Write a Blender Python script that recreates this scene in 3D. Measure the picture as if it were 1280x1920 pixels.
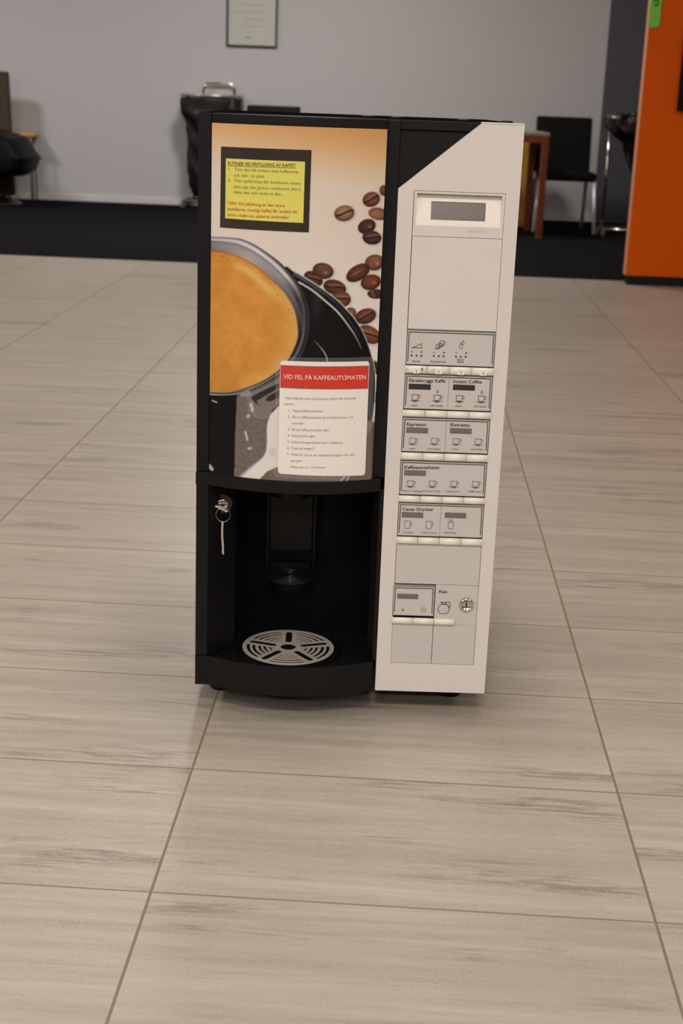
import bpy, bmesh, math, random
import numpy as np
from mathutils import Vector, Matrix
for o in list(bpy.data.objects): bpy.data.objects.remove(o)
S = bpy.context.scene
COL = S.collection
R = math.radians
PI = math.pi

# ---------------------------------------------------------------- camera
cam_d = bpy.data.cameras.new('camera'); cam = bpy.data.objects.new('camera', cam_d); COL.objects.link(cam)
FPX, PITCH, ROLL, YAW = 2577.18, .2901, .0374, -.0410
fw = Vector((math.sin(YAW)*math.cos(PITCH), math.cos(YAW)*math.cos(PITCH), -math.sin(PITCH)))
rt = Vector((math.cos(YAW), -math.sin(YAW), 0)); up = rt.cross(fw)
r2 = rt*math.cos(ROLL)+up*math.sin(ROLL); u2 = -rt*math.sin(ROLL)+up*math.cos(ROLL)
M = Matrix((r2, u2, -fw)).transposed().to_4x4(); M.translation = Vector((.2700, -1.7533, .9145))
cam.matrix_world = M
cam_d.sensor_fit = 'VERTICAL'; cam_d.sensor_height = 24; cam_d.lens = FPX/1920*24
cam_d.clip_start = .05; cam_d.clip_end = 60
cam_d.dof.use_dof = True; cam_d.dof.focus_distance = 2.0; cam_d.dof.aperture_fstop = 5.6
S.camera = cam
S.view_settings.view_transform = 'Standard'; S.view_settings.look = 'None'
S.view_settings.gamma = 1; S.view_settings.use_curve_mapping = False
S.view_settings.exposure = 0.5

# ---------------------------------------------------------------- world
W = bpy.data.worlds.new('world'); S.world = W; W.use_nodes = True
W.node_tree.nodes['Background'].inputs[0].default_value = (1, .93, .85, 1)
W.node_tree.nodes['Background'].inputs[1].default_value = .05

LAMP_COL = (1, .94, .88)
# (x, y, watts, colour) of the ceiling lamps that light the hall
LAMPS = [(-3.0, -5.4, 58), (.2, -5.4, 58), (3.4, -5.4, 46),
         (-3.0, -2.5, 38), (.2, -2.5, 40), (3.4, -2.5, 26),
         (-3.0, .40, 26), (.3, .40, 28), (3.4, .40, 7),
         (-3.0, 3.3, 26), (-.2, 3.3, 12), (3.4, 3.3, 4),
         (-4.6, 7.6, 52), (-.6, 7.6, 56), (2.6, 8.2, 3)]
CEIL = 3.1

# ---------------------------------------------------------------- helpers
def lin(c):
    return tuple(((v/255)/12.92 if v/255 <= .04045 else ((v/255+.055)/1.055)**2.4) for v in c)
MATS = {}
def mat(name, rgb, rough=.5, metal=0, spec=.5, coat=0, bump=0, bscale=300, var=.06, vscale=8):
    if name in MATS: return MATS[name]
    m = bpy.data.materials.new(name); m.use_nodes = True
    nt = m.node_tree; b = nt.nodes['Principled BSDF']
    c = lin(rgb)
    tc = nt.nodes.new('ShaderNodeTexCoord'); n = nt.nodes.new('ShaderNodeTexNoise')
    n.inputs['Scale'].default_value = vscale; n.inputs['Detail'].default_value = 4
    nt.links.new(tc.outputs['Object'], n.inputs['Vector'])
    mx = nt.nodes.new('ShaderNodeMix'); mx.data_type = 'RGBA'
    mx.inputs[6].default_value = (*[v*(1-var) for v in c], 1); mx.inputs[7].default_value = (*[min(1, v*(1+var)) for v in c], 1)
    nt.links.new(n.outputs['Fac'], mx.inputs[0]); nt.links.new(mx.outputs[2], b.inputs['Base Color'])
    b.inputs['Roughness'].default_value = rough; b.inputs['Metallic'].default_value = metal
    b.inputs['Specular IOR Level'].default_value = spec; b.inputs['Coat Weight'].default_value = coat
    b.inputs['Coat Roughness'].default_value = .04
    if bump:
        n2 = nt.nodes.new('ShaderNodeTexNoise'); n2.inputs['Scale'].default_value = bscale
        nt.links.new(tc.outputs['Object'], n2.inputs['Vector'])
        bp = nt.nodes.new('ShaderNodeBump'); bp.inputs['Strength'].default_value = bump; bp.inputs['Distance'].default_value = .001
        nt.links.new(n2.outputs['Fac'], bp.inputs['Height']); nt.links.new(bp.outputs['Normal'], b.inputs['Normal'])
    MATS[name] = m; return m

class MB:
    """collects shapes into ONE mesh"""
    def __init__(s): s.v = []; s.f = []; s.m = []; s.sm = []; s.mats = []
    def mi(s, m):
        if m not in s.mats: s.mats.append(m)
        return s.mats.index(m)
    def add(s, vs, fs, m, smooth=False):
        k = len(s.v); i = s.mi(m); s.v += [tuple(v) for v in vs]
        for f in fs: s.f.append([a+k for a in f]); s.m.append(i); s.sm.append(smooth)
        return s
    def box(s, x0, x1, y0, y1, z0, z1, m):
        v = [(x, y, z) for z in (z0, z1) for y in (y0, y1) for x in (x0, x1)]
        return s.add(v, [(0, 2, 3, 1), (4, 5, 7, 6), (0, 1, 5, 4), (2, 6, 7, 3), (0, 4, 6, 2), (1, 3, 7, 5)], m)
    def prism(s, poly, a, b, m, axis='z'):
        """poly in the plane across axis; z: (x,y), y: (x,z)"""
        n = len(poly)
        area = sum(poly[i][0]*poly[(i+1) % n][1]-poly[(i+1) % n][0]*poly[i][1] for i in range(n))
        if (area < 0) != (axis == 'y'): poly = poly[::-1]
        P3 = (lambda p, h: (p[0], p[1], h)) if axis == 'z' else (lambda p, h: (p[0], h, p[1]))
        v = [P3(p, a) for p in poly]+[P3(p, b) for p in poly]
        f = [tuple(range(n))[::-1], tuple(range(n, 2*n))]
        f += [(i, (i+1) % n, (i+1) % n+n, i+n) for i in range(n)]
        return s.add(v, f, m)
    def tube(s, pts, r, m, seg=10, closed=False, caps=True):
        pts = [Vector(p) for p in pts]; n = len(pts); vs = []; prev = None
        rr = r if isinstance(r, (list, tuple)) else [r]*n
        for i, p in enumerate(pts):
            if closed: t = pts[(i+1) % n]-pts[i-1]
            else: t = pts[min(i+1, n-1)]-pts[max(i-1, 0)]
            t.normalize()
            a = prev if prev is not None else (Vector((0, 0, 1)) if abs(t.z) < .9 else Vector((1, 0, 0)))
            a = (a-t*a.dot(t)).normalized(); prev = a; b = t.cross(a)
            vs += [p+rr[i]*(math.cos(2*PI*k/seg)*a+math.sin(2*PI*k/seg)*b) for k in range(seg)]
        fs = []
        for i in range(n if closed else n-1):
            j = (i+1) % n
            fs += [(i*seg+k, i*seg+(k+1) % seg, j*seg+(k+1) % seg, j*seg+k) for k in range(seg)]
        if caps and not closed: fs += [tuple(range(seg))[::-1], tuple(range((n-1)*seg, n*seg))]
        return s.add(vs, fs, m, True)
    def lathe(s, prof, c, m, axis='z', seg=32, smooth=True):
        """prof = [(r, h)] about axis through c; h measured along +z or along -y"""
        vs = []
        for r, h in prof:
            for k in range(seg):
                a = 2*PI*k/seg
                if axis == 'z': vs.append((c[0]+r*math.cos(a), c[1]+r*math.sin(a), c[2]+h))
                else: vs.append((c[0]+r*math.cos(a), c[1]-h, c[2]+r*math.sin(a)))
        n = len(prof)
        fs = [(i*seg+k, i*seg+(k+1) % seg, (i+1)*seg+(k+1) % seg, (i+1)*seg+k) for i in range(n-1) for k in range(seg)]
        fs += [tuple(range(seg))[::-1], tuple(range((n-1)*seg, n*seg))]
        return s.add(vs, fs, m, smooth)
    def stroke(s, pts, w, y, m, closed=False, surf=None):
        """flat printed line in the x-z plane at depth y, facing -y"""
        n = len(pts)
        rng = range(n if closed else n-1)
        for i in rng:
            a = Vector(pts[i]); b = Vector(pts[(i+1) % n]); d = b-a
            if d.length < 1e-7: continue
            k = max(1, int(d.length/.006)) if surf else 1
            d.normalize(); q = Vector((-d.y, d.x))*w/2; a = a-d*w*.3; b = b+d*w*.3
            for t in range(k):
                a1 = a.lerp(b, t/k); b1 = a.lerp(b, (t+1)/k); P = [a1+q, a1-q, b1-q, b1+q]
                s.flat([(p.x, p.y) for p in P], y, m, surf)
        return s
    def flat(s, poly, y, m, surf=None):
        n = len(poly)
        area = sum(poly[i][0]*poly[(i+1) % n][1]-poly[(i+1) % n][0]*poly[i][1] for i in range(n))
        if area < 0: poly = poly[::-1]
        return s.add([(p[0], (surf(p[0]) if surf else 0)+y, p[1]) for p in poly], [tuple(range(n))], m)
    def rect(s, x0, z0, x1, z1, y, m, surf=None):
        return s.flat([(x0, z0), (x1, z0), (x1, z1), (x0, z1)], y, m, surf)
    def text(s, txt, p0, p1, cap, y, m, bold=0, surf=None):
        vs, fs, w = font_mesh(txt, bold)
        a = Vector(p0); b = Vector(p1); d = b-a; sx = d.length/w; d.normalize(); q = Vector((-d.y, d.x))
        out = []
        for x, h in vs:
            P = a+d*x*sx+q*h*cap
            out.append((P.x, (surf(P.x) if surf else 0)+y, P.y))
        return s.add(out, fs, m)
    def ctext(s, txt, c, cap, y, m, bold=0):
        u, z, w = c
        return s.text(txt, (u-w/2, z-cap*.5), (u+w/2, z-cap*.5), cap, y, m, bold)
    def build(s, name, parent=None, bevel=0, seg=2, at=None):
        me = bpy.data.meshes.new(name); me.from_pydata(s.v, [], s.f)
        for m in s.mats: me.materials.append(m)
        me.polygons.foreach_set('material_index', s.m); me.polygons.foreach_set('use_smooth', s.sm)
        me.update()
        o = bpy.data.objects.new(name, me); COL.objects.link(o)
        if parent: o.parent = parent
        if bevel:
            b = o.modifiers.new('bevel', 'BEVEL'); b.width = bevel; b.segments = seg; b.limit_method = 'ANGLE'; b.angle_limit = R(40)
            b.harden_normals = False
        return o

_fc = {}
def font_mesh(txt, bold=0):
    k = (txt, bold)
    if k in _fc: return _fc[k]
    def raw(t):
        cu = bpy.data.curves.new('t', 'FONT'); cu.body = t; cu.offset = bold; cu.resolution_u = 3
        ob = bpy.data.objects.new('t', cu); me = bpy.data.meshes.new_from_object(ob)
        v = [(p.co.x, p.co.y) for p in me.vertices]; f = [tuple(p.vertices) for p in me.polygons]
        bpy.data.objects.remove(ob); bpy.data.curves.remove(cu); bpy.data.meshes.remove(me); return v, f
    h = raw('H')[0]; H = max(p[1] for p in h)-min(p[1] for p in h)
    v, f = raw(txt); x0 = min(p[0] for p in v); x1 = max(p[0] for p in v)
    _fc[k] = ([((a-x0), b/H) for a, b in v], f, x1-x0); return _fc[k]

def empty(name, loc, rz=0):
    o = bpy.data.objects.new(name, None); COL.objects.link(o); o.location = loc; o.rotation_euler = (0, 0, rz); o.empty_display_size = .1
    return o
def tag(o, label, cat, group=None):
    o['label'] = label; o['category'] = cat
    if group: o['group'] = group
    return o
def struct(o, label=None):
    o['kind'] = 'structure'
    if label: o['label'] = label
    return o
def copy_tree(o, parent=None):
    c = o.copy(); COL.objects.link(c); c.parent = parent
    for ch in list(o.children): copy_tree(ch, c)
    return c

# ---------------------------------------------------------------- materials of the place
def floor_material():
    m = bpy.data.materials.new('stone_tiles'); m.use_nodes = True; nt = m.node_tree; b = nt.nodes['Principled BSDF']; N = nt.nodes.new; L = nt.links.new
    g = N('ShaderNodeNewGeometry'); sp = N('ShaderNodeSeparateXYZ'); L(g.outputs['Position'], sp.inputs[0])
    def math_(op, a, b_=None, c=None):
        n = N('ShaderNodeMath'); n.operation = op
        for i, v in enumerate((a, b_, c)):
            if v is None: continue
            if isinstance(v, (int, float)): n.inputs[i].default_value = v
            else: L(v, n.inputs[i])
        return n.outputs[0]
    def cell(out, size):
        q = math_('DIVIDE', out, size); idx = math_('FLOOR', math_('ADD', q, .5)); fr = math_('SUBTRACT', q, idx)
        return idx, math_('MULTIPLY', math_('ABSOLUTE', fr), size), math_('FLOOR', q)
    ix, dx, tx = cell(sp.outputs[0], .6); iy, dy, ty = cell(sp.outputs[1], .319)
    gx = math_('LESS_THAN', dx, .0018); gy = math_('LESS_THAN', dy, .0013); gr = math_('MAXIMUM', gx, gy)
    cmb = N('ShaderNodeCombineXYZ'); L(tx, cmb.inputs[0]); L(ty, cmb.inputs[1])
    wn = N('ShaderNodeTexWhiteNoise'); wn.noise_dimensions = '2D'; L(cmb.outputs[0], wn.inputs['Vector'])
    # streaks running along x, a fresh piece of stone for each tile
    off = N('ShaderNodeVectorMath'); off.operation = 'MULTIPLY_ADD'; L(wn.outputs['Color'], off.inputs[0]); off.inputs[1].default_value = (40, 40, 40); L(g.outputs['Position'], off.inputs[2])
    def noise(scale, sx, sy, det=6, rough=.6):
        mp = N('ShaderNodeMapping'); mp.inputs['Scale'].default_value = (sx, sy, 1); L(off.outputs[0], mp.inputs[0])
        n = N('ShaderNodeTexNoise'); n.inputs['Scale'].default_value = scale; n.inputs['Detail'].default_value = det; n.inputs['Roughness'].default_value = rough
        L(mp.outputs[0], n.inputs['Vector']); return n.outputs['Fac']
    n1 = noise(1, 1.3, 34, 6, .65); n2 = noise(1, 12, 150, 5, .75); n3 = noise(260, 1, 1, 3); n4 = noise(1, 2.2, 11, 3)
    def ramp(inp, stops):
        r = N('ShaderNodeValToRGB'); e = r.color_ramp.elements
        while len(e) < len(stops): e.new(.5)
        for k, (p, c) in enumerate(stops): e[k].position = p; e[k].color = (*lin(c), 1)
        L(inp, r.inputs[0]); return r.outputs[0]
    def mixc(f, a, b_, bt='MIX'):
        n = N('ShaderNodeMix'); n.data_type = 'RGBA'; n.blend_type = bt
        if isinstance(f, (int, float)): n.inputs[0].default_value = f
        else: L(f, n.inputs[0])
        for i, v in ((6, a), (7, b_)):
            if isinstance(v, tuple): n.inputs[i].default_value = (*lin(v), 1)
            else: L(v, n.inputs[i])
        return n.outputs[2]
    base = ramp(n1, [(.28, (141, 131, 119)), (.45, (152, 142, 130)), (.60, (161, 151, 139)), (.75, (173, 164, 152))])
    f2 = ramp(n2, [(.30, (226, 226, 226)), (.46, (246, 246, 246)), (.66, (255, 255, 255))])
    c = mixc(.75, base, f2, 'MULTIPLY')
    # darker veins where both the broad and the fine noise are low
    v = math_('MULTIPLY', math_('SMOOTH_MAX', math_('SUBTRACT', .43, n4), 0.0, .02), 7.0)
    v2 = math_('MULTIPLY', v, math_('SMOOTH_MAX', math_('SUBTRACT', .56, n2), 0.0, .05))
    v2 = math_('MINIMUM', math_('MULTIPLY', v2, 9.0), .7)
    c = mixc(v2, c, (104, 94, 86))
    c = mixc(math_('MULTIPLY', math_('SUBTRACT', n3, .34), .55), c, (190, 182, 170))
    tone = math_('MULTIPLY', math_('SUBTRACT', wn.outputs['Value'], .5), .05)
    hv = N('ShaderNodeHueSaturation'); L(c, hv.inputs['Color']); L(math_('ADD', tone, 1.0), hv.inputs['Value'])
    c = mixc(gr, hv.outputs[0], (112, 98, 76))
    L(c, b.inputs['Base Color'])
    rg = math_('ADD', math_('MULTIPLY', n2, .18), .30); rg2 = math_('MAXIMUM', rg, math_('MULTIPLY', gr, .8)); L(rg2, b.inputs['Roughness'])
    b.inputs['Specular IOR Level'].default_value = .42
    bp = N('ShaderNodeBump'); bp.inputs['Strength'].default_value = .25; bp.inputs['Distance'].default_value = .0012
    hh = math_('SUBTRACT', math_('MULTIPLY', n2, .25), gr); L(hh, bp.inputs['Height']); L(bp.outputs[0], b.inputs['Normal'])
    return m

M_WALL = mat('painted_wall', (196, 194, 196), .85, bump=.1, bscale=120, var=.015)
M_DWALL = mat('dark_grey_wall', (84, 84, 92), .8, var=.03)
M_ORANGE = mat('orange_paint', (214, 86, 0), .6, spec=.12, var=.03)
M_PEACH = mat('peach_edge', (206, 142, 104), .5)
M_CARPET = mat('black_carpet', (31, 30, 32), .95, bump=.8, bscale=900, var=.25, vscale=400, spec=.0)
M_BLACK = mat('black_plastic', (14, 13, 15), .5, spec=.24, bump=.12, bscale=900, var=.08)
M_BLACK2 = mat('black_inner_plastic', (6, 6, 7), .6, spec=.15, bump=.1, bscale=800)
M_BGLOSS = mat('black_gloss_trim', (24, 23, 23), .22)
M_GREY = mat('pearl_grey_fascia', (219, 212, 208), .42, bump=.06, bscale=1500, var=.015)
M_PLATE = mat('grey_label_film', (201, 195, 192), .38, var=.01)
M_BTN = mat('ivory_button', (236, 232, 220), .35, var=.01)
M_SEAM = mat('dark_seam', (48, 45, 44), .8)
M_INK = mat('black_ink', (34, 33, 36), .6)
M_INKG = mat('grey_ink', (112, 104, 104), .5)
M_INKS = mat('soft_ink', (92, 86, 88), .6)
M_INKR = mat('red_ink', (205, 70, 66), .6)
M_CHROME = mat('polished_steel', (215, 208, 196), .16, 1.0)
M_STEEL = mat('satin_steel', (205, 198, 188), .34, .75)
M_GRATE = mat('satin_grate_steel', (206, 198, 184), .38, .35)
M_LCD = mat('grey_lcd', (122, 114, 108), .25)
M_WHITEP = mat('white_bezel_plastic', (242, 234, 224), .4, var=.01)
M_BAG = mat('black_bin_liner', (22, 22, 28), .28, bump=.6, bscale=18)
M_LEATH = mat('black_leather', (7, 7, 8), .55, spec=.15, bump=.2, bscale=200)
M_WOOD = mat('red_brown_wood', (112, 52, 28), .35, var=.25, vscale=14)
M_OCHRE = mat('ochre_wood', (178, 132, 42), .5, var=.1)
M_TAUPE = mat('dark_taupe_fabric', (70, 58, 46), .9, var=.3, vscale=30)
M_BASEB = mat('white_skirting', (214, 210, 206), .6)

# ---------------------------------------------------------------- the hall
XL, XR, YF, YB = -7.0, 7.0, -8.0, 10.3
struct(MB().box(XL, XR, YF, 6.14, -.1, 0, floor_material()).build('floor'))
struct(MB().box(XL, XR, 6.14, YB, -.1, .006, M_CARPET).build('floor_carpet'), 'black carpet in front of the light grey wall')
M_CEIL = mat('white_ceiling', (228, 226, 222), .9, var=.01)
struct(MB().box(XL, XR, YF, YB, CEIL, CEIL+.1, M_CEIL).build('ceiling'))
struct(MB().box(XL, 1.822, YB, YB+.15, 0, CEIL, M_WALL).build('wall_back'), 'light grey rear wall')
struct(MB().box(1.822, XR, YB-.002, YB+.15, 0, CEIL, M_DWALL).build('wall_back_right'), 'dark grey section of the rear wall')
struct(MB().box(XL-.15, XL, YF, YB, 0, CEIL, M_WALL).build('wall_left'))
struct(MB().box(XR, XR+.15, YF, YB, 0, CEIL, mat('beige_wall', (150, 140, 128), .85)).build('wall_right'))
struct(MB().box(XL, XR, YF-.15, YF, 0, CEIL, mat('brown_grey_wall', (96, 88, 82), .85)).build('wall_front'))
struct(MB().box(XL, 1.822, YB-.012, YB, .006, .062, M_BASEB).build('baseboard_back', bevel=.003))
w = MB().box(1.475, XR, 5.98, 6.08, .05, CEIL, M_ORANGE)
w.box(1.4735, 1.475, 5.985, 6.075, .05, CEIL, M_PEACH)
struct(w.build('wall_orange'), 'bright orange partition wall at the right')
struct(MB().box(1.485, XR, 5.972, 6.08, 0, .05, M_BLACK).build('baseboard_orange'), 'black plinth under the orange wall')

for i, (x, y, watt) in enumerate(LAMPS):
    e = empty('ceiling_lamp', (x, y, CEIL))
    side = 'left' if x < -1 else ('right' if x > 2 else 'middle')
    row = {-5.4: 'row farthest behind the camera', -2.5: 'row just behind the camera', .40: 'row above the coffee machine', 3.3: 'row between machine and carpet'}.get(y, 'row above the black carpet')
    tag(e, 'square white ceiling panel lamp, %s one of the %s' % (side, row), 'ceiling lamp', 'flush ceiling lamps over the hall')
    fr = MB()
    for a in ((-.32, .32, -.32, -.29), (-.32, .32, .29, .32), (-.32, -.29, -.29, .29), (.29, .32, -.29, .29)): fr.box(a[0], a[1], a[2], a[3], -.02, 0, M_WHITEP)
    fr.build('frame', e)
    if 'lampglow' not in MATS:
        lm = bpy.data.materials.new('lamp_diffuser'); lm.use_nodes = True; bb = lm.node_tree.nodes['Principled BSDF']
        bb.inputs['Emission Color'].default_value = (*LAMP_COL, 1); bb.inputs['Emission Strength'].default_value = 3; MATS['lampglow'] = lm
    MB().box(-.29, .29, -.29, .29, -.008, 0, MATS['lampglow']).build('diffuser', e)
    ld = bpy.data.lights.new('lamp_light', 'AREA'); ld.shape = 'SQUARE'; ld.size = .56; ld.energy = watt; ld.color = LAMP_COL
    lo = bpy.data.objects.new('lamp_light', ld); COL.objects.link(lo); lo.parent = e; lo.location = (0, 0, -.03)

# ---------------------------------------------------------------- the coffee machine
MX, MY, MYAW, MW = -.0278, .2037, .0602, .4508
mach = empty('coffee_machine', (MX, MY, 0), MYAW)
tag(mach, 'tall black and pearl grey coffee vending machine standing on the tiled floor', 'coffee machine')
BULGE = .037
def surf(u):
    if u < .0188 or u > .2735: return 0.0
    return min(0.0, -BULGE*(1-((u-.15)/.132)**2))
def front(u0, u1, off=0, n=40):
    return [(u0+(u1-u0)*i/n, surf(u0+(u1-u0)*i/n)+off) for i in range(n+1)]
# cabinet (hollow around the cup niche)
b = MB()
b.box(.003, .448, .17, .50, .04, .890, M_BLACK); b.box(.003, .448, .012, .17, .3825, .890, M_BLACK)
b.box(.282, .448, .021, .17, .04, .3825, M_BLACK); b.box(.003, .0185, .012, .17, .088, .3825, M_BLACK)
b.box(.0, .451, .0, .50, .890, .8934, mat('matt_black_lid', (12, 12, 12), 1.0, spec=0))
b.build('cabinet', mach, bevel=.0015)
b = MB()
b.box(0, .0186, 0, .012, .3815, .8930, M_BLACK); b.build('door_frame', mach, bevel=.001)
b = MB().prism(front(.019, .2605, -.001)+[(.2605, .012), (.019, .012)], .8802, .8932, M_BLACK); b.build('top_bezel', mach, bevel=.0012)
b = MB().box(.2608, .2792, -.001, .012, .3815, .8930, M_BLACK); b.build('door_frame', mach, bevel=.001)
b = MB().prism([(.2794, .8800), (.2794, .3), (.285, .3), (.285, .80), (.382, .8800)], .003, .012, M_BLACK, 'y')
b.prism([(.2794, .8932), (.2794, .8806), (.3755, .8806), (.3905, .8932)], -.001, .012, M_BLACK, 'y'); b.build('upper_panel', mach, bevel=.0006)
for u, d in ((.238, .14), (.2805, .13), (.377, .12), (.452-.012, .12)):
    MB().lathe([(.0095, 0), (.0095, .0016), (.007, .0028), (.001, .003)], (u, d, .8934), M_BLACK, seg=20).build('lid_plug', mach)

# ---- the printed front poster
def poster(U, Z):
    C = np.zeros(U.shape+(3,))
    def c3(*v): return np.array(v, float)/255
    def mixin(mask, col):
        nonlocal C
        k = np.clip(mask, 0, 1)[..., None]; C = C*(1-k)+np.asarray(col)*k
    def ss(a, b_, x): t = np.clip((x-a)/(b_-a), 0, 1); return t*t*(3-2*t)
    rs = np.random.RandomState(4)
    def vnoise(s, seed):
        r = np.random.RandomState(seed); g = r.rand(80, 80); x = U*s; y = Z*s; xi = np.floor(x).astype(int); yi = np.floor(y).astype(int); fx = x-xi; fy = y-yi
        fx = fx*fx*(3-2*fx); fy = fy*fy*(3-2*fy); G = lambda a, b_: g[a % 80, b_ % 80]
        return (G(xi, yi)*(1-fx)+G(xi+1, yi)*fx)*(1-fy)+(G(xi, yi+1)*(1-fx)+G(xi+1, yi+1)*fx)*fy
    fb = lambda s, k: (vnoise(s, k)+.5*vnoise(2*s, k+1)+.25*vnoise(4*s, k+2))/1.75
    def poly(pts):
        inside = np.zeros(U.shape, bool); n = len(pts)
        for i in range(n):
            x0, y0 = pts[i]; x1, y1 = pts[(i+1) % n]
            if y0 == y1: continue
            c = ((y0 > Z) != (y1 > Z)) & (U < (x1-x0)*(Z-y0)/(y1-y0)+x0); inside ^= c
        return inside.astype(float)
    def line(pts, w0, w1=None, w2=None):
        """soft polyline mask; width tapers w0 -> w1 (middle) -> w2"""
        w1 = w0 if w1 is None else w1; w2 = w0 if w2 is None else w2
        pts = smooth(pts); n = len(pts); out = np.zeros(U.shape)
        for i in range(n-1):
            a = np.array(pts[i]); b_ = np.array(pts[i+1]); d = b_-a; l = (d**2).sum()
            if l == 0: continue
            t = np.clip(((U-a[0])*d[0]+(Z-a[1])*d[1])/l, 0, 1)
            D = np.hypot(U-a[0]-t*d[0], Z-a[1]-t*d[1]); s_ = (i+.5)/(n-1); w_ = np.interp(s_, [0, .5, 1], [w0, w1, w2])
            out = np.maximum(out, np.clip(.5+(w_/2-D)/.0007, 0, 1))
        return out
    def smooth(p, k=5):
        p = [np.array(q) for q in p]
        if len(p) < 3: return p
        o = []
        for i in range(len(p)-1):
            a, b_, c, d = p[max(i-1, 0)], p[i], p[i+1], p[min(i+2, len(p)-1)]
            for j in range(k):
                t = j/k; o.append(.5*((2*b_)+(-a+c)*t+(2*a-5*b_+4*c-d)*t*t+(-a+3*b_-3*c+d)*t**3))
        return o+[p[-1]]
    # backdrop, amber at the top fading to cream
    T = (.8800-Z)/(.8800-.3815)
    wob = (U-.16)*.36
    key = [(-.05, (200, 148, 90)), (.0, (206, 156, 102)), (.05, (214, 174, 128)), (.09, (218, 190, 158)), (.15, (220, 206, 192)), (.4, (222, 212, 204)), (.7, (226, 218, 213)), (1, (224, 216, 212))]
    for k in range(3): C[..., k] = np.interp(T-wob*.6, [a for a, _ in key], [c[k]/255 for _, c in key])
    # coffee beans: (u, z, ru, rz), tilt, colour, crease
    beans = [((0.2591,0.7980,0.0061,0.0072), 10, (112, 78, 70), 0), ((0.2052,0.7664,0.0141,0.0108), 8, (168, 122, 94), 1), ((0.2530,0.7660,0.0083,0.0146), 80, (160, 108, 82), 0), ((0.2421,0.7858,0.0124,0.0101), 14, (136, 84, 62), 1),
        ((0.2373,0.7488,0.0128,0.0099), 20, (88, 52, 44), 2), ((0.2453,0.7334,0.0137,0.0096), -8, (84, 64, 56), 1),
        ((0.2540,0.6546,0.0069,0.0121), 85, (78, 58, 46), 1), ((0.2506,0.6989,0.0138,0.0112), 0, (142, 94, 68), 2), ((0.2276,0.6847,0.0182,0.0108), 30, (104, 60, 44), 3), ((0.2463,0.6713,0.0146,0.0109), 10, (120, 66, 48), 2),
        ((0.2187,0.6273,0.0084,0.0091), -30, (128, 86, 76), 0), ((0.2473,0.5970,0.0187,0.0115), -32, (128, 82, 58), 1), ((0.2408,0.6232,0.0154,0.0110), 14, (112, 66, 56), 1),
        ((0.1785,0.6869,0.0149,0.0111), -12, (108, 76, 54), 2), ((0.1653,0.6757,0.0142,0.0096), -28, (88, 52, 42), 1), ((0.1956,0.6643,0.0165,0.0104), -16, (98, 60, 48), 1), ((0.2056,0.6485,0.0136,0.0109), -20, (122, 76, 58), 1),
        ((0.2603,0.5477,0.0079,0.0234), 60, (120, 80, 62), 1), ((0.2606,0.5046,0.0071,0.0158), 60, (96, 70, 58), 0), ((0.2614,0.4125,0.0096,0.0130), 60, (110, 74, 60), 0)]
    for (u, z, ru, rz), ang, col, kind in beans:
        a = R(ang); x = (U-u)*math.cos(a)+(Z-z)*math.sin(a); y = -(U-u)*math.sin(a)+(Z-z)*math.cos(a)
        rr = np.sqrt((x/ru)**2+(y/rz)**2)
        sh = np.sqrt(((x-.1*ru)/ru/1.15)**2+((y+.12*rz)/rz/1.15)**2); mixin(.22*(1-ss(.85, 1.12, sh)), c3(150, 120, 120))
        k = 1-ss(.95, 1.02, rr); base = c3(*col)*np.array([.80, .80, .83])
        tex = (fb(600, int(u*9e3)) - .5)*.22
        shade = 1.18-.58*rr**3+.20*(y/rz)+tex*1.4
        colr = np.clip(base*shade[..., None]*1.0, 0, 1)
        C = C*(1-k[..., None])+colr*k[..., None]
        if kind in (1,):
            cy = y-.22*rz*np.sin(x/ru*2.2)-.03*rz; mixin(k*(1-ss(.05, .16, np.abs(cy)/rz))*(1-ss(.75, .98, np.abs(x)/ru)), c3(46, 26, 22))
            mixin(.35*k*(1-ss(.04, .2, np.abs(cy-.26*rz)/rz))*(1-ss(.5, .9, np.abs(x)/ru)), c3(190, 140, 112))
        if kind in (2, 3):
            hx, hy = (.30, -.15) if kind == 2 else (-.1, .1)
            h = np.hypot((x/ru-hx)/(.35 if kind == 2 else .8), (y/rz-hy)/(.32 if kind == 2 else .14)); mixin(.55*k*(1-ss(.0, 1, h)), c3(196, 164, 142))
    # saucer
    out = smooth([(0.1296,0.6911), (0.1372,0.6855), (0.1486,0.6797), (0.1690,0.6680), (0.1851,0.6572), (0.2016,0.6448), (0.2138,0.6326), (0.2237,0.6219), (0.2351,0.6058), (0.2412,0.5934), (0.2469,0.5806), (0.2550,0.5563), (0.2584,0.5361), (0.2594,0.5125), (0.2581,0.4810), (0.2536,0.4558), (0.2447,0.4316), (0.2330,0.4097), (0.2154,0.3898), (0.2108,0.3736)])
    sau = poly([tuple(p) for p in out]+[(0.0099,0.3587), (0.0076,0.6827)])
    mixin(sau, c3(10, 9, 12))
    mixin(sau*.7*(1-ss(0, .012, np.abs(U-(0.1713,0.6179)[0])))*ss(.60, .64, Z), c3(44, 43, 52))
    mixin(line([tuple(p) for p in out], .0022, .0013, .0018), c3(198, 196, 192))
    mixin(.8*line([(0.1388,0.6811), (0.1562,0.6714), (0.1753,0.6593), (0.1960,0.6439), (0.2125,0.6258), (0.2237,0.6098), (0.2335,0.5943)], .005, .0016, .0008), c3(84, 82, 104))
    mixin(line([(0.1451,0.6703), (0.1640,0.6597), (0.1855,0.6430), (0.2021,0.6284), (0.2200,0.6060), (0.2290,0.5921), (0.2374,0.5754)], .0028, .0026, .0005), c3(206, 202, 192))
    mixin(line([(0.1689,0.5892), (0.1793,0.5781), (0.1857,0.5688), (0.1890,0.5596)], .0004, .0016, .0018), c3(186, 186, 182))
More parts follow.
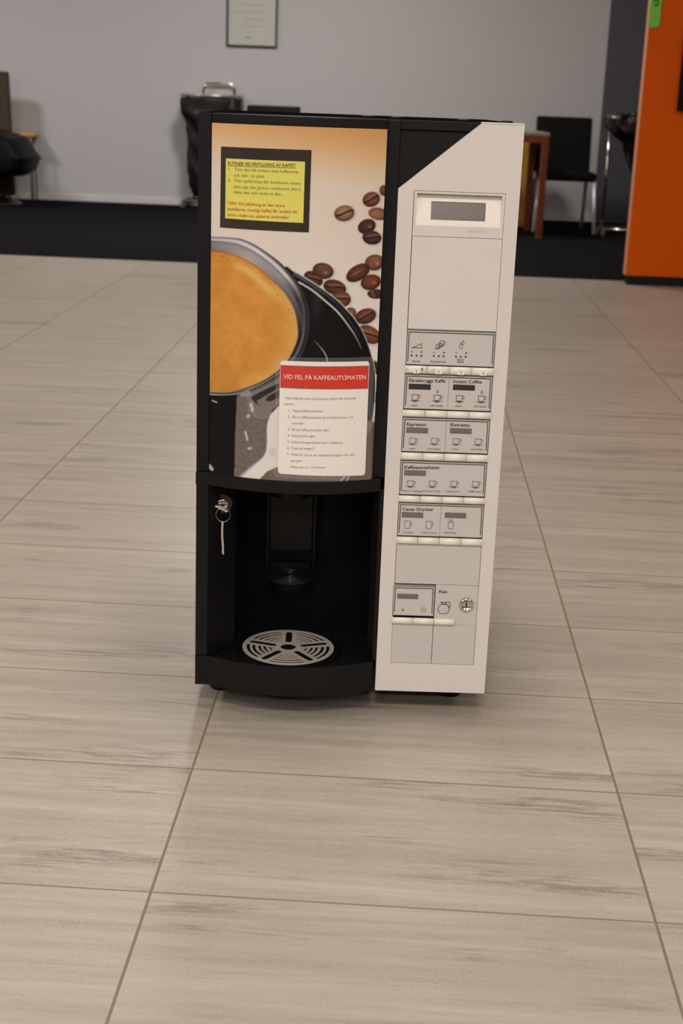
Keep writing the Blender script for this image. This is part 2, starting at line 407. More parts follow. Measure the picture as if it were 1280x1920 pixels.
    mixin(.55*line([(0.2602,0.4769), (0.2551,0.4493), (0.2473,0.4274)], .003), c3(150, 146, 168))
    # warm grey area below the cup, laid over the lower saucer
    g = poly([(0.0598,0.5051), (0.1296,0.5403), (0.1498,0.4946), (0.2590,0.4690), (0.2632,0.3699), (0.0570,0.3655), (0.0582,0.4559)])
    gc = c3(112, 102, 96)+(fb(300, 7)[..., None]-.5)*.10
    C = C*(1-g[..., None])+gc*g[..., None]
    mixin(poly([(0.2155,0.3734), (0.2606,0.4689), (0.2685,0.4683), (0.2729,0.3689)])*.9, c3(92, 66, 56))
    for a in ([(0.2212,0.3910), (0.2129,0.3808)], [(0.2267,0.3907), (0.2223,0.3812)]): mixin(line(a, .0018), c3(200, 196, 208))
    # cup: coffee, inner wall, rim
    c0 = (0.0197,0.6035)
    th = np.degrees(np.arctan2(U-c0[0], Z-c0[1]))
    rad = np.hypot(U-c0[0], Z-c0[1])
    def polar(pts):
        q = sorted((math.degrees(math.atan2(p[0]-c0[0], p[1]-c0[1])), math.hypot(p[0]-c0[0], p[1]-c0[1])) for p in smooth(pts))
        return np.interp(th, [a for a, _ in q], [r for _, r in q])
    rin = polar([(0.0135,0.7052), (0.0204,0.7054), (0.0392,0.7055), (0.0647,0.6995), (0.0869,0.6884), (0.1029,0.6754), (0.1238,0.6560), (0.1346,0.6412), (0.1415,0.6261), (0.1453,0.6054), (0.1450,0.5899), (0.1350,0.5644), (0.1201,0.5451), (0.0966,0.5273), (0.0699,0.5142), (0.0432,0.5057), (0.0203,0.5031), (0.0151,0.5026)])
    rout = polar([(0.0134,0.7251), (0.0202,0.7253), (0.0389,0.7262), (0.0603,0.7260), (0.0811,0.7193), (0.1046,0.7060), (0.1206,0.6944), (0.1336,0.6820), (0.1467,0.6659), (0.1562,0.6471), (0.1613,0.6267), (0.1614,0.6087), (0.1579,0.5858), (0.1484,0.5621), (0.1303,0.5426), (0.1069,0.5258), (0.0840,0.5130), (0.0636,0.5042), (0.0360,0.4990), (0.0199,0.4975), (0.0151,0.4971)])
    t = (rad-rin)/(rout-rin)
    rows = [(0, [(0, (112, 108, 112)), (.35, (130, 126, 130)), (.62, (128, 126, 136)), (.68, (100, 100, 112)), (.76, (196, 196, 206)), (.86, (190, 190, 200)), (.94, (118, 118, 132)), (1, (150, 148, 158))]),
            (30, [(0, (176, 168, 160)), (.4, (166, 162, 160)), (.55, (148, 146, 158)), (.62, (120, 118, 134)), (.70, (218, 216, 220)), (.84, (216, 208, 204)), (.92, (112, 108, 116)), (1, (84, 80, 86))]),
            (55, [(0, (118, 112, 116)), (.4, (146, 142, 148)), (.52, (150, 146, 158)), (.58, (112, 108, 122)), (.66, (214, 208, 206)), (.78, (210, 202, 198)), (.88, (66, 62, 68)), (1, (52, 48, 54))]),
            (72, [(0, (84, 80, 84)), (.3, (104, 98, 104)), (.42, (52, 48, 52)), (.5, (34, 32, 35)), (.62, (86, 82, 88)), (.70, (88, 84, 90)), (.78, (36, 33, 38)), (.92, (44, 40, 50)), (1, (34, 32, 40))]),
            (95, [(0, (58, 55, 58)), (.16, (22, 21, 24)), (.34, (40, 38, 42)), (.46, (110, 104, 112)), (.58, (106, 100, 108)), (.66, (30, 28, 34)), (.88, (34, 31, 40)), (.95, (88, 84, 96)), (1, (28, 26, 32))]),
            (122, [(0, (80, 76, 78)), (.12, (20, 19, 22)), (.25, (92, 88, 96)), (.5, (126, 118, 128)), (.62, (34, 31, 36)), (.82, (40, 36, 46)), (.92, (112, 106, 116)), (1, (34, 32, 38))]),
            (145, [(0, (150, 140, 110)), (.12, (40, 38, 40)), (.3, (120, 116, 122)), (.55, (150, 146, 156)), (.7, (60, 56, 62)), (.85, (90, 86, 96)), (1, (50, 48, 54))]),
            (165, [(0, (206, 190, 150)), (.18, (110, 106, 108)), (.35, (44, 40, 42)), (.55, (60, 56, 60)), (.72, (206, 204, 208)), (.88, (90, 88, 94)), (1, (50, 48, 54))]),
            (185, [(0, (206, 186, 150)), (.2, (60, 54, 56)), (.45, (36, 32, 34)), (.62, (212, 210, 212)), (.8, (196, 196, 202)), (.92, (70, 68, 76)), (1, (26, 24, 28))])]
    ts = np.linspace(0, 1, 41); tab = np.zeros((len(rows), 41, 3))
    for i, (_, st) in enumerate(rows):
        for k in range(3): tab[i, :, k] = np.interp(ts, [a for a, _ in st], [c[k] for _, c in st])
    fi = np.interp(th, [r[0] for r in rows], range(len(rows))); i0 = np.clip(fi.astype(int), 0, len(rows)-2); fr = (fi-i0)[..., None]
    tt = np.clip(t, 0, 1)*40; j0 = np.clip(tt.astype(int), 0, 39); fj = (tt-j0)[..., None]
    cc = ((tab[i0, j0]*(1-fj)+tab[i0, j0+1]*fj)*(1-fr)+(tab[i0+1, j0]*(1-fj)+tab[i0+1, j0+1]*fj)*fr)/255
    k = ((t >= 0) & (t <= 1))[..., None]; C = np.where(k, cc, C)
    cof = c3(206, 142, 62)+(fb(70, 21)[..., None]-.5)*np.array([.10, .10, .08])+(rs.rand(*U.shape)[..., None]-.5)*.05
    lo = ss(.60, .46, Z)*ss(.10, .03, U); cof = cof*(1-lo[..., None]*.10)
    q = rad/rin
    hi = (1-ss(0, .10, np.abs(q-.88)))*ss(12, 30, th)*(1-ss(52, 75, th)); cof = cof*(1-.6*hi[..., None])+c3(232, 196, 132)*.6*hi[..., None]
    hi2 = ss(.78, .99, q)*ss(40, 70, th)*(1-ss(135, 160, th)); cof = cof*(1-.4*hi2[..., None])+c3(226, 190, 118)*.4*hi2[..., None]
    ed = ss(.975, .995, q)*(1-ss(45, 60, th)); cof = cof*(1-.7*ed[..., None])+c3(160, 84, 30)*.7*ed[..., None]
    C = np.where((t < 0)[..., None], cof, C)
    for (x, z, r) in [(*(0.0330,0.6998), .0008), (*(0.0362,0.6990), .0011), (*(0.0220,0.6992), .0007), (*(0.0451,0.6956), .0008), (*(0.1156,0.6526), .0009), (*(0.1047,0.6661), .0007), (*(0.1330,0.6317), .0009), (*(0.0709,0.6921), .0006), (*(0.0924,0.6809), .0007), (*(0.1350,0.6258), .0006), (*(0.1398,0.6170), .0006)]:
        mixin(.75*(1-ss(.4, 1.3, np.hypot(U-x, Z-z)/r)), c3(96, 52, 16))
    # cup handle and its dark openings
    mixin(poly([(0.0740,0.5050), (0.0863,0.5117), (0.1199,0.5305), (0.1223,0.4917), (0.1102,0.4784), (0.0979,0.4743), (0.0839,0.4746), (0.0759,0.4817)]), c3(124, 116, 112))
    mixin(poly([(0.0803,0.5017), (0.0933,0.5107), (0.1200,0.5258), (0.1209,0.5189), (0.1034,0.5076), (0.0882,0.4970), (0.0929,0.4911), (0.0866,0.4945)]), c3(44, 42, 42))
    mixin(poly([(0.1013,0.4981), (0.1050,0.5054), (0.1210,0.5158), (0.1212,0.5049), (0.1098,0.4987)]), c3(46, 46, 42))
    mixin(poly([(0.1086,0.4822), (0.1214,0.4956), (0.1215,0.4901), (0.1147,0.4842)]), c3(52, 50, 50))
    mixin(poly([(0.0630,0.5054), (0.0770,0.5124), (0.0817,0.5081), (0.0803,0.5033), (0.0662,0.5011)])*.8, c3(150, 144, 152))
    mixin(.8*line([(0.0819,0.4980), (0.0829,0.4839), (0.0893,0.4743), (0.1010,0.4738), (0.1133,0.4810)], .0012), c3(160, 154, 152))
    # spoon
    sp = poly([tuple(p) for p in smooth([(0.1267,0.4998), (0.1177,0.4891), (0.1094,0.4787), (0.1058,0.4686), (0.1044,0.4582), (0.1047,0.4448), (0.1046,0.4308), (0.1028,0.4224), (0.0983,0.4140), (0.0813,0.3982), (0.0655,0.3813)])]+[(0.0658,0.3667), (0.0905,0.3697), (0.0955,0.3817), (0.1058,0.3937), (0.1193,0.4012), (0.1305,0.4051)])
    mixin(sp, c3(224, 219, 213))
    mixin(.8*line([(0.1044,0.4582), (0.1047,0.4448), (0.1046,0.4308), (0.1006,0.4166), (0.0821,0.3979), (0.0664,0.3814), (0.0633,0.3762)], .0006, .0014, .005), c3(156, 158, 182))
    mixin(.5*(1-ss(.5, 1.1, np.hypot((U-(0.1130,0.4232)[0])/.007, (Z-(0.1130,0.4232)[1])/.009))), c3(190, 190, 194))
    # sparkles
    for (a, b_, w_) in [((0.0805,0.4916), (0.0829,0.4832), .0045), ((0.0765,0.4731), (0.0776,0.4748), .004), ((0.0733,0.4497), (0.0762,0.4389), .0035), ((0.0784,0.4256), (0.0812,0.4267), .0035), ((0.0192,0.3912), (0.0233,0.3871), .0062), ((0.0232,0.4900), (0.0297,0.4886), .0025)]:
        mixin(.85*line([a, b_], w_), c3(204, 202, 200))
    def blur(A, ax): return (np.roll(A, 1, ax)+2*A+np.roll(A, -1, ax))/4
    Cb = blur(blur(C, 0), 1); C[1:-1, 1:-1] = Cb[1:-1, 1:-1]
    return np.clip(C, 0, 1)

pu0, pu1, pz0, pz1 = .0190, .2605, .3815, .8800
nu, nz = 322, 664
us = np.linspace(pu0, pu1, nu); zs = np.linspace(pz0, pz1, nz)
UU, ZZ = np.meshgrid(us, zs)
RGB = poster(UU, ZZ)
RGBL = np.where(RGB <= .04045, RGB/12.92, ((RGB+.055)/1.055)**2.4)
YY = np.minimum(0, -BULGE*(1-((UU-.15)/.132)**2))-.0008
me = bpy.data.meshes.new('poster_panel')
vv = np.stack([UU, YY, ZZ], -1).reshape(-1, 3)
ii = np.arange(nu*nz).reshape(nz, nu)
ff = np.stack([ii[:-1, :-1], ii[:-1, 1:], ii[1:, 1:], ii[1:, :-1]], -1).reshape(-1, 4)
me.from_pydata(vv.tolist(), [], ff.tolist())
att = me.color_attributes.new('print', 'FLOAT_COLOR', 'POINT')
att.data.foreach_set('color', np.concatenate([RGBL.reshape(-1, 3), np.ones((nu*nz, 1))], 1).astype(np.float32).ravel())
me.polygons.foreach_set('use_smooth', [True]*len(me.polygons))
pm = bpy.data.materials.new('printed_poster_under_acrylic'); pm.use_nodes = True; nt = pm.node_tree; pb = nt.nodes['Principled BSDF']
at_ = nt.nodes.new('ShaderNodeAttribute'); at_.attribute_name = 'print'; nt.links.new(at_.outputs['Color'], pb.inputs['Base Color'])
pb.inputs['Roughness'].default_value = .5; pb.inputs['Specular IOR Level'].default_value = .05; pb.inputs['Coat Weight'].default_value = .35; pb.inputs['Coat Roughness'].default_value = .03
me.materials.append(pm)
po = bpy.data.objects.new('poster_panel', me); COL.objects.link(po); po.parent = mach
po['label'] = 'printed picture of a coffee cup and coffee beans under clear acrylic'
MB().prism(front(.019, .2605, .0)+[(.2605, .012), (.019, .012)], .3818, .8798, M_BLACK).build('poster_backing', mach)

# ---- ledge, pillars, apron
b = MB().prism([(0, 0), (0, .012)]+[(.2735, .012)]+front(.019, .2735, -.0025)[::-1]+[(.0188, -.002), (-.0008, -.002)], .3622, .3812, M_BLACK); b.build('door_ledge', mach, bevel=.0012)
MB().prism(front(.019, .2735, .004)+[(.2735, .17), (.019, .17)], .3627, .3805, M_BLACK2).build('niche_ceiling', mach)
MB().box(0, .0184, 0, .012, .0885, .3618, M_BLACK).build('side_frame', mach, bevel=.001)
b = MB().prism([(.0187, .0005), (.0559, .0536), (.0559, .17), (.0187, .17)], .0866, .3620, M_BLACK); b.build('left_pillar', mach, bevel=.001)
b = MB().prism([(.2735, .001), (.266, .022), (.266, .17), (.2790, .17), (.2790, .001)], .0866, .3620, M_BLACK); b.build('right_pillar', mach, bevel=.001)
b = MB().prism([(0, .17), (0, 0)]+[(.0188, 0)]+front(.019, .2735, 0)+[(.2735, .17)], .040, .0845, M_BLACK)
b.prism([(0, .012), (0, -.001), (.0188, -.001)]+front(.019, .2735, -.001)+[(.2735, .006), (.2725, .006)]+front(.019, .2725, .0035)[::-1]+[(.0188, .012)], .0400, .0878, M_BLACK)
b.build('drip_tray_apron', mach, bevel=.0008)
# niche lining: curved rear wall
arc = [(.161+.1052*math.cos(a), .085+.080*math.sin(a)) for a in [PI*i/24 for i in range(25)]]
b = MB(); n = len(arc)
b.add([(x, y, .0846) for x, y in arc]+[(x, y, .3626) for x, y in arc], [(i, i+n, i+1+n, i+1) for i in range(n-1)], M_BLACK2, True)
b.box(.0559, .0562, .0536, .09, .0846, .362, M_BLACK2); b.box(.2657, .266, .022, .09, .0846, .362, M_BLACK2)
b.build('niche_lining', mach)
b = MB().lathe([(.0815, 0), (.0835, .0010), (.0815, .0022), (.0785, .0018), (.0775, .0004)], (.1422, .045, .0846), M_BLACK2, seg=64)
b.build('tray_rim', mach)
# slotted round grate
def slot(x, y):
    r = math.hypot(x, y)
    if r < .0118: return True
    best = 9; ang = 0
    for k in range(5):
        a = R(90+72*k); al = x*math.cos(a)+y*math.sin(a); pr = abs(-x*math.sin(a)+y*math.cos(a))
        if al > 0:
            e = max(0, .0245-al, al-.0595)
            if math.hypot(e, pr) < .0052: return True
            if pr < best: best = pr
    for rc, hw in ((.0285, .0014), (.0370, .0018), (.0452, .0020), (.0540, .0022), (.0628, .0022)):
        if rc == .0285: rc = .0290
        if abs(r-rc) < hw and best > .0092+hw: return True
    return False
b = MB(); NR, NT = 64, 420; gv = []; gf = []
for i in range(NR+1):
    r = .072*math.sqrt(i/NR) if False else .010+(.072-.010)*i/NR
    for j in range(NT): a = 2*PI*j/NT; gv.append((.1422+r*math.cos(a), .045+r*math.sin(a), .0880))
for i in range(NR):
    for j in range(NT):
        r = .010+.062*(i+.5)/NR; a = 2*PI*(j+.5)/NT
        if not slot(r*math.cos(a), r*math.sin(a)): gf.append((i*NT+j, (i+1)*NT+j, (i+1)*NT+(j+1) % NT, i*NT+(j+1) % NT))
b.add(gv, gf, M_GRATE)
g = b.build('drip_grate', mach); sm = g.modifiers.new('thick', 'SOLIDIFY'); sm.thickness = .0009; sm.offset = -1
g['label'] = 'round slotted steel drip grate'
# dispensing head, rear column, fold-down cup rest
b = MB(); n = 24
hd = [(.1395+.0410*math.cos(a), .125+.048*math.sin(a)) for a in [PI+PI*i/n for i in range(n+1)]]
b.prism(hd+[(.1805, .16), (.0985, .16)], .3230, .3626, M_BLACK)
b.prism([(.1395+(x-.1395)*.9, .125+(y-.125)*.9) for x, y in hd]+[(.176, .16), (.103, .16)], .3180, .3230, M_BLACK); b.build('dispensing_head', mach, bevel=.001)
b = MB().box(.0975, .1825, .150, .168, .175, .33, M_BLACK2); b.box(.1000, .1045, .144, .151, .185, .322, M_BLACK); b.box(.1755, .1800, .144, .151, .185, .322, M_BLACK)
b.box(.106, .174, .146, .151, .215, .318, M_BLACK); b.build('rear_column', mach, bevel=.001)
b = MB().lathe([(.024, -.020), (.030, -.019), (.0385, -.004), (.0410, -.003), (.0418, .0005), (.0400, .0010)], (.1415, .113, .184), M_BLACK, seg=48)
for r in (.036, .030, .024, .018, .012, .006): b.tube([(.1415+r*math.cos(2*PI*k/40), .113+r*math.sin(2*PI*k/40), .1850) for k in range(40)], .0012, M_BGLOSS, seg=6, closed=True)
b.box(.112, .171, .140, .152, .166, .196, M_BLACK); b.build('cup_rest', mach)
# feet
for u, d in ((.405, .085), (.035, .085), (.405, .45), (.035, .45)):
    MB().lathe([(.018, 0), (.020, .004), (.020, .012), (.012, .016), (.012, .0402)], (u, d, 0), M_BLACK, seg=24).build('foot', mach)

# ---- grey fascia with the cut-off corner, open where the operating panel sits
IU0, IU1, IZ0, IZ1 = .3018, .4308, .0849, .7990
FU0, FU1, FZ0, FZ1 = .2798, .4505, .0380, .8940
b = MB()
b.prism([(FU0, FZ0), (IU0, FZ0), (IU0, IZ1), (.28105, .8017), (FU0, .8007)], 0, .02, M_GREY, 'y')
b.prism([(IU0, IZ1), (IU1, IZ1), (FU1, IZ1), (FU1, FZ1), (.3924, FZ1), (.28105, .8017)], 0, .02, M_GREY, 'y')
b.prism([(IU1, FZ0), (FU1, FZ0), (FU1, IZ1), (IU1, IZ1)], 0, .02, M_GREY, 'y')
b.prism([(IU0, FZ0), (IU1, FZ0), (IU1, IZ0), (IU0, IZ0)], 0, .02, M_GREY, 'y')
fa = b.build('fascia', mach)
fa['label'] = 'pearl grey front fascia with a slanted upper left corner'
MB().box(IU0-.001, IU1+.001, .016, .0195, IZ0-.001, IZ1+.001, M_SEAM).build('panel_backing', mach)
# display bezel with a scooped recess
b = MB(); bu0, bu1, bz0, bz1 = .3027, .4303, .7364, .7984; ru0, ru1, rz0, rz1 = .3067, .4262, .7515, .7955
def bx(x0, x1, z0, z1): b.box(x0, x1, .0002, .014, z0, z1, M_GREY)
bx(bu0, ru0, bz0, bz1); bx(ru1, bu1, bz0, bz1); bx(ru0, ru1, bz0, rz0); bx(ru0, ru1, rz1, bz1)
n = 14; sc = []
for i in range(n+1):
    t = i/n; sc.append((rz0+(rz1-rz0)*t, .0003+.0085*min(1, (t/.9))**1.3))
for i in range(n):
    (za, ya), (zb, yb) = sc[i], sc[i+1]
    b.add([(ru0, ya, za), (ru1, ya, za), (ru1, yb, zb), (ru0, yb, zb)], [(0, 1, 2, 3)], M_WHITEP, True)
b.add([(ru0, .0002, rz1), (ru1, .0002, rz1), (ru1, .0088, rz1), (ru0, .0088, rz1)], [(0, 1, 2, 3)], M_WHITEP)
for i in range(12):
    x = .3795+i*.0024; b.rect(x, .7425+.0006*(i % 3 == 1), x+.0009, .7468-.0004*(i % 2), -.00005, M_PLATE); 
b.rect(.3790, .7466, .4080, .7472, -.00006, M_PLATE)
bz = b.build('display_bezel', mach)
def scy(z):
    t = (z-rz0)/(rz1-rz0); return .0003+.0085*min(1, t/.9)**1.3
b = MB(); n = 8
za, zb = .7597, .7842
for i in range(n):
    z0_ = za+(zb-za)*i/n; z1_ = za+(zb-za)*(i+1)/n
    b.add([(.3275, scy(z0_)-.0004, z0_), (.4038, scy(z0_)-.0004, z0_), (.4038, scy(z1_)-.0004, z1_), (.3275, scy(z1_)-.0004, z1_)], [(0, 1, 2, 3)], M_LCD, True)
b.rect(.3275, zb-.0006, .4038, zb+.0002, scy(zb)-.0006, M_INK); b.rect(.4031, za, .4038, zb, scy(za)-.0008, M_INK)
lc = b.build('display_screen', bz); lc['label'] = 'blank grey display screen'
# plain doors of the operating panel
MB().box(.3029, .4303, .0001, .012, .6045, .7357, M_GREY).build('blank_door', mach, bevel=.0004)
MB().box(.3026, .4302, .0002, .012, .2158, .2788, M_PLATE).build('blank_plate', mach, bevel=.0003)
MB().box(.3022, .3644, .0002, .012, .0855, .1502, M_PLATE).build('blank_plate', mach, bevel=.0003)
MB().box(.3652, .4302, .0002, .012, .0855, .1502, M_PLATE).build('blank_plate', mach, bevel=.0003)

YI = -.00035   # ink sits just proud of the film
def inkrect(b, a, c, m): b.rect(a[0], c[1], c[0], a[1], YI, m)
def cup(b, c, m, drop=False, w=.0048):
    u, z = c; s = w
    body = [(u-s, z+s*.85), (u-s*.92, z-s*.35), (u-s*.6, z-s*.85), (u+s*.55, z-s*.85), (u+s*.85, z-s*.35), (u+s*.95, z+s*.85)]
    b.stroke(body, .00065, YI, m, True)
    b.stroke([(u+s*.95, z+s*.65), (u+s*1.45, z+s*.6), (u+s*1.45, z+s*.1), (u+s*.95, z-s*.3)], .0006, YI, m)
    b.stroke([(u-s*1.5, z-s*1.0), (u+s*1.5, z-s*1.0)], .0006, YI, m); b.stroke([(u-s*.6, z-s*1.25), (u+s*.6, z-s*1.25)], .0008, YI, m)
    if drop: dropi(b, (u, z+s*1.9), .0016, m)
def dropi(b, c, r, m):
    u, z = c
    b.stroke([(u, z+r*1.8), (u+r*.8, z+r*.2), (u+r*.8, z-r*.5), (u, z-r), (u-r*.8, z-r*.5), (u-r*.8, z+r*.2)], .00055, YI, m, True)
def mug(b, c, m, w=.0042):
    u, z = c; s = w
    b.stroke([(u-s, z+s*1.4), (u-s*.9, z-s*1.1), (u-s*.6, z-s*1.4), (u+s*.6, z-s*1.4), (u+s*.9, z-s*1.1), (u+s, z+s*1.4)], .00065, YI, m, True)
    b.stroke([(u+s, z+s*1.0), (u+s*1.6, z+s*.7), (u+s*1.4, z-s*.1), (u+s*.95, z-s*.5)], .0006, YI, m)
def plate(name, x0, x1, z0, z1, inner=True):
    b = MB().box(x0, x1, .0002, .012, z0, z1, M_PLATE)
    yb = YI
    b.stroke([(x0+.0006, z0+.0004), (x0+.0006, z1-.0006), (x1-.0006, z1-.0006), (x1-.0006, z0+.0004)], .0008, yb, M_INK)
    b.stroke([(x0+.0006, z0+.0004), (x1-.0006, z0+.0004)], .0010, yb, M_INK)
    d = .0033
    b.stroke([(x0+d-.0003, z0+.0054), (x0+d, z1-.0036), (x1-d, z1-.0036), (x1-d+.0003, z0+.0054)], .0011, yb, M_INK)
    return b
PU0, PU1 = .3020, .4305
rowz = [(.5522, .6036), (.4867, .5390), (.4223, .4746), (.3560, .4092), (.2916, .3441)]
btnz = [(.5399, .5513), (.4754, .4857), (.4101, .4213), (.3450, .3550), (.2797, .2905)]
CAPH, CAPS = .0047, .0029
# row 1: strength, cup size, extra milk
b = plate('label_plate', PU0, PU1, *rowz[0])
b.stroke([(0.3105,0.5772), (0.3244,0.5836), (0.3245,0.5771)], .0007, YI, M_INK, True)
for (x, y, s) in ((*(0.3473,0.5798), .0030), (*(0.3506,0.5823), .0032), (*(0.3534,0.5851), .0036)):
    b.stroke([(x-s*.8, y+s), (x-s*.7, y-s), (x+s*.7, y-s), (x+s*.8, y+s)], .0006, YI, M_INK, True)
    b.stroke([(x+s*.8, y+s*.7), (x+s*1.4, y+s*.5), (x+s*1.2, y-s*.3), (x+s*.75, y-s*.5)], .00055, YI, M_INK)
b.stroke([(0.3427,0.5777), (0.3497,0.5777)], .0006, YI, M_INK)
dropi(b, (0.3836,0.5864), .0021, M_INK); dropi(b, (0.3808,0.5808), .0030, M_INK)
for (x, y) in ((0.3103,0.5659), (0.3174,0.5659), (0.3244,0.5658), (0.3425,0.5663), (0.3496,0.5663), (0.3567,0.5663), (0.3746,0.5665), (0.3817,0.5665), (0.3887,0.5665)):
    b.flat([(x+.0014*math.cos(2*PI*k/12), y+.0014*math.sin(2*PI*k/12)) for k in range(12)], YI, M_INK)
for (x, y) in ((0.3103,0.5711), (0.3426,0.5715), (0.3748,0.5719)): b.rect(x-.0013, y-.0004, x+.0013, y+.0004, YI, M_INK)
for (x, y) in ((0.3244,0.5714), (0.3567,0.5716), (0.3889,0.5719)): b.rect(x-.0013, y-.0005, x+.0013, y+.0005, YI, M_INK); b.rect(x-.0005, y-.0013, x+.0005, y+.0013, YI-.00005, M_INK)
b.ctext('Styrka', (0.3177,0.5576,0.0120), CAPS, YI, M_INK); b.ctext('Koppstorlek', (0.3497,0.5581,0.0220), CAPS, YI, M_INK)
b.ctext('Extra', (0.3817,0.5622,0.0097), CAPS, YI, M_INK); b.ctext('Mjölk', (0.3818,0.5585,0.0101), CAPS, YI, M_INK)
b.build('label_plate', mach)['label'] = 'label strip for strength, cup size and extra milk'
def header(b, s, a, c, m=M_INK): b.text(s, a, c, CAPH, YI, m, bold=.012)
M_INK2 = mat('dark_window', (44, 43, 42), .25)
# row 2
b = plate('label_plate', PU0, PU1, *rowz[1])
header(b, 'Färskbryggt Kaffe', (0.3087,0.5269), (0.3615,0.5278)); header(b, 'Instant Coffee', (0.3730,0.5276), (0.4146,0.5282))
inkrect(b, (0.3084,0.5243), (0.3405,0.5162), M_INK2); inkrect(b, (0.3730,0.5253), (0.4050,0.5172), M_INK2)
b.stroke([(0.3665,0.5351), (0.3668,0.4907)], .0004, YI, M_INKG)
for c, d in (((0.3186,0.5042), 0), ((0.3508,0.5045), 1), ((0.3832,0.5050), 0), ((0.4155,0.5055), 1)): cup(b, c, M_INK, d)
b.ctext('svart', (0.3183,0.4926,0.0094), CAPS, YI, M_INK); b.ctext('med mjölk', (0.3505,0.4931,0.0191), CAPS, YI, M_INK)
b.ctext('svart', (0.3826,0.4937,0.0094), CAPS, YI, M_INK); b.ctext('med mjölk', (0.4145,0.4941,0.0191), CAPS, YI, M_INK)
b.build('label_plate', mach)['label'] = 'label strip for fresh brew and instant coffee with dark windows'
# row 3
b = plate('label_plate', PU0, PU1, *rowz[2])
header(b, 'Espresso', (0.3084,0.4615), (0.3367,0.4620), M_INK); header(b, 'Ristretto', (0.3727,0.4629), (0.4013,0.4632), M_INK)
inkrect(b, (0.3080,0.4592), (0.3401,0.4508), M_INKG); inkrect(b, (0.3723,0.4603), (0.4044,0.4521), M_INKG)
b.stroke([(0.3663,0.4707), (0.3666,0.4247)], .0004, YI, M_INKG)
for c in ((0.3183,0.4389), (0.3504,0.4397), (0.3826,0.4404), (0.4150,0.4409)): cup(b, c, M_INKS)
for s, c in (('svart', (0.3179,0.4274,0.0095)), ('macchiato', (0.3501,0.4280,0.0193)), ('svart', (0.3823,0.4287,0.0095)), ('macchiato', (0.4141,0.4294,0.0193))): b.ctext(s, c, CAPS, YI, M_INKS)
b.build('label_plate', mach)['label'] = 'label strip for espresso and ristretto'
# row 4
b = plate('label_plate', PU0, PU1, *rowz[3])
header(b, 'Kaffespecialiteter', (0.3085,0.3962), (0.3609,0.3973)); inkrect(b, (0.3083,0.3942), (0.3404,0.3858), M_INKG)
for c in ((0.3184,0.3736), (0.3508,0.3744), (0.3830,0.3751), (0.4152,0.3758)): cup(b, c, M_INKS)
for s, c in (('Wiener Melange', (0.3212,0.3621,0.0302)), ('Espresso Choc', (0.3506,0.3631,0.0254)), ('Cappuccino', (0.3824,0.3638,0.0207)), ('Caffè latte', (0.4143,0.3645,0.0191))): b.ctext(s, c, CAPS, YI, M_INKS)
b.build('label_plate', mach)['label'] = 'label strip for coffee specialities'
# row 5
b = plate('label_plate', PU0, PU1, *rowz[4])
header(b, 'Cacao Drycker', (0.3083,0.3312), (0.3549,0.3324)); inkrect(b, (0.3078,0.3291), (0.3399,0.3206), M_INKG); inkrect(b, (0.3722,0.3305), (0.4042,0.3221), M_INKG)
b.stroke([(0.3658,0.3408), (0.3661,0.2948)], .0004, YI, M_INKG)
mug(b, (0.3169,0.3093), M_INKS); mug(b, (0.3490,0.3101), M_INKS)
(gx, gz) = (0.3821,0.3102)
b.stroke([(gx-.0044, gz+.005), (gx-.0034, gz-.005), (gx+.0034, gz-.005), (gx+.0044, gz+.005)], .00065, YI, M_INKS, True)
for k in (-1, 0, 1): b.stroke([(gx+k*.0021-.0006, gz+.0066), (gx+k*.0021+.0005, gz+.0078), (gx+k*.0021-.0005, gz+.0086), (gx+k*.0021+.0006, gz+.0096)], .0005, YI, M_INKS)
for s, c in (('Choklad', (0.3179,0.2972,0.0152)), ('Cacao Creme', (0.3499,0.2979,0.0233)), ('Hetvatten', (0.3820,0.2990,0.0181))): b.ctext(s, c, CAPS, YI, M_INKS)
b.build('label_plate', mach)['label'] = 'label strip for cocoa drinks and hot water'
# row 6: small service plate and the jug plate
b = plate('label_plate', .3005, .3645, .1634, .2122)
inkrect(b, (0.3069,0.1991), (0.3390,0.1911), M_INKG)
b.ctext('S', (0.3166,0.1730,0.0028), .0036, YI, M_INK, .02)
(cx, cz) = (0.3483,0.1740)
b.stroke([(cx+.0040*math.cos(2*PI*k/28), cz+.0040*math.sin(2*PI*k/28)) for k in range(28)], .0005, YI, M_INKR, True)
b.ctext('C', (cx, cz, .0030), .0034, YI, M_INKR)
b.build('label_plate', mach)['label'] = 'small label plate with S and a ringed red C'
b = MB().box(.3652, .4302, .0002, .012, .1506, .2153, M_PLATE)
b.text('Kan', (0.3705,0.2022), (0.3829,0.2024), .0046, YI, M_INK, .018)
(jx, jz) = (0.3790,0.1761); r = .0086
b.stroke([(jx+r*math.cos(a), jz+max(r*math.sin(a), -.86*r)) for a in [2*PI*k/36 for k in range(36)]], .0008, YI, M_INK, True)
b.stroke([(0.3730,0.1870), (0.3863,0.1877), (0.3886,0.1856), (0.3891,0.1817), (0.3877,0.1777)], .0008, YI, M_INK)
b.stroke([(0.3730,0.1870), (0.3770,0.1856), (0.3771,0.1840), (0.3825,0.1836), (0.3823,0.1872)], .0008, YI, M_INK)
b.stroke([(0.3824,0.1841), (0.3862,0.1820), (0.3875,0.1781)], .0007, YI, M_INK)
b.build('jug_plate', mach)['label'] = 'grey plate marked Kan with an outlined jug'
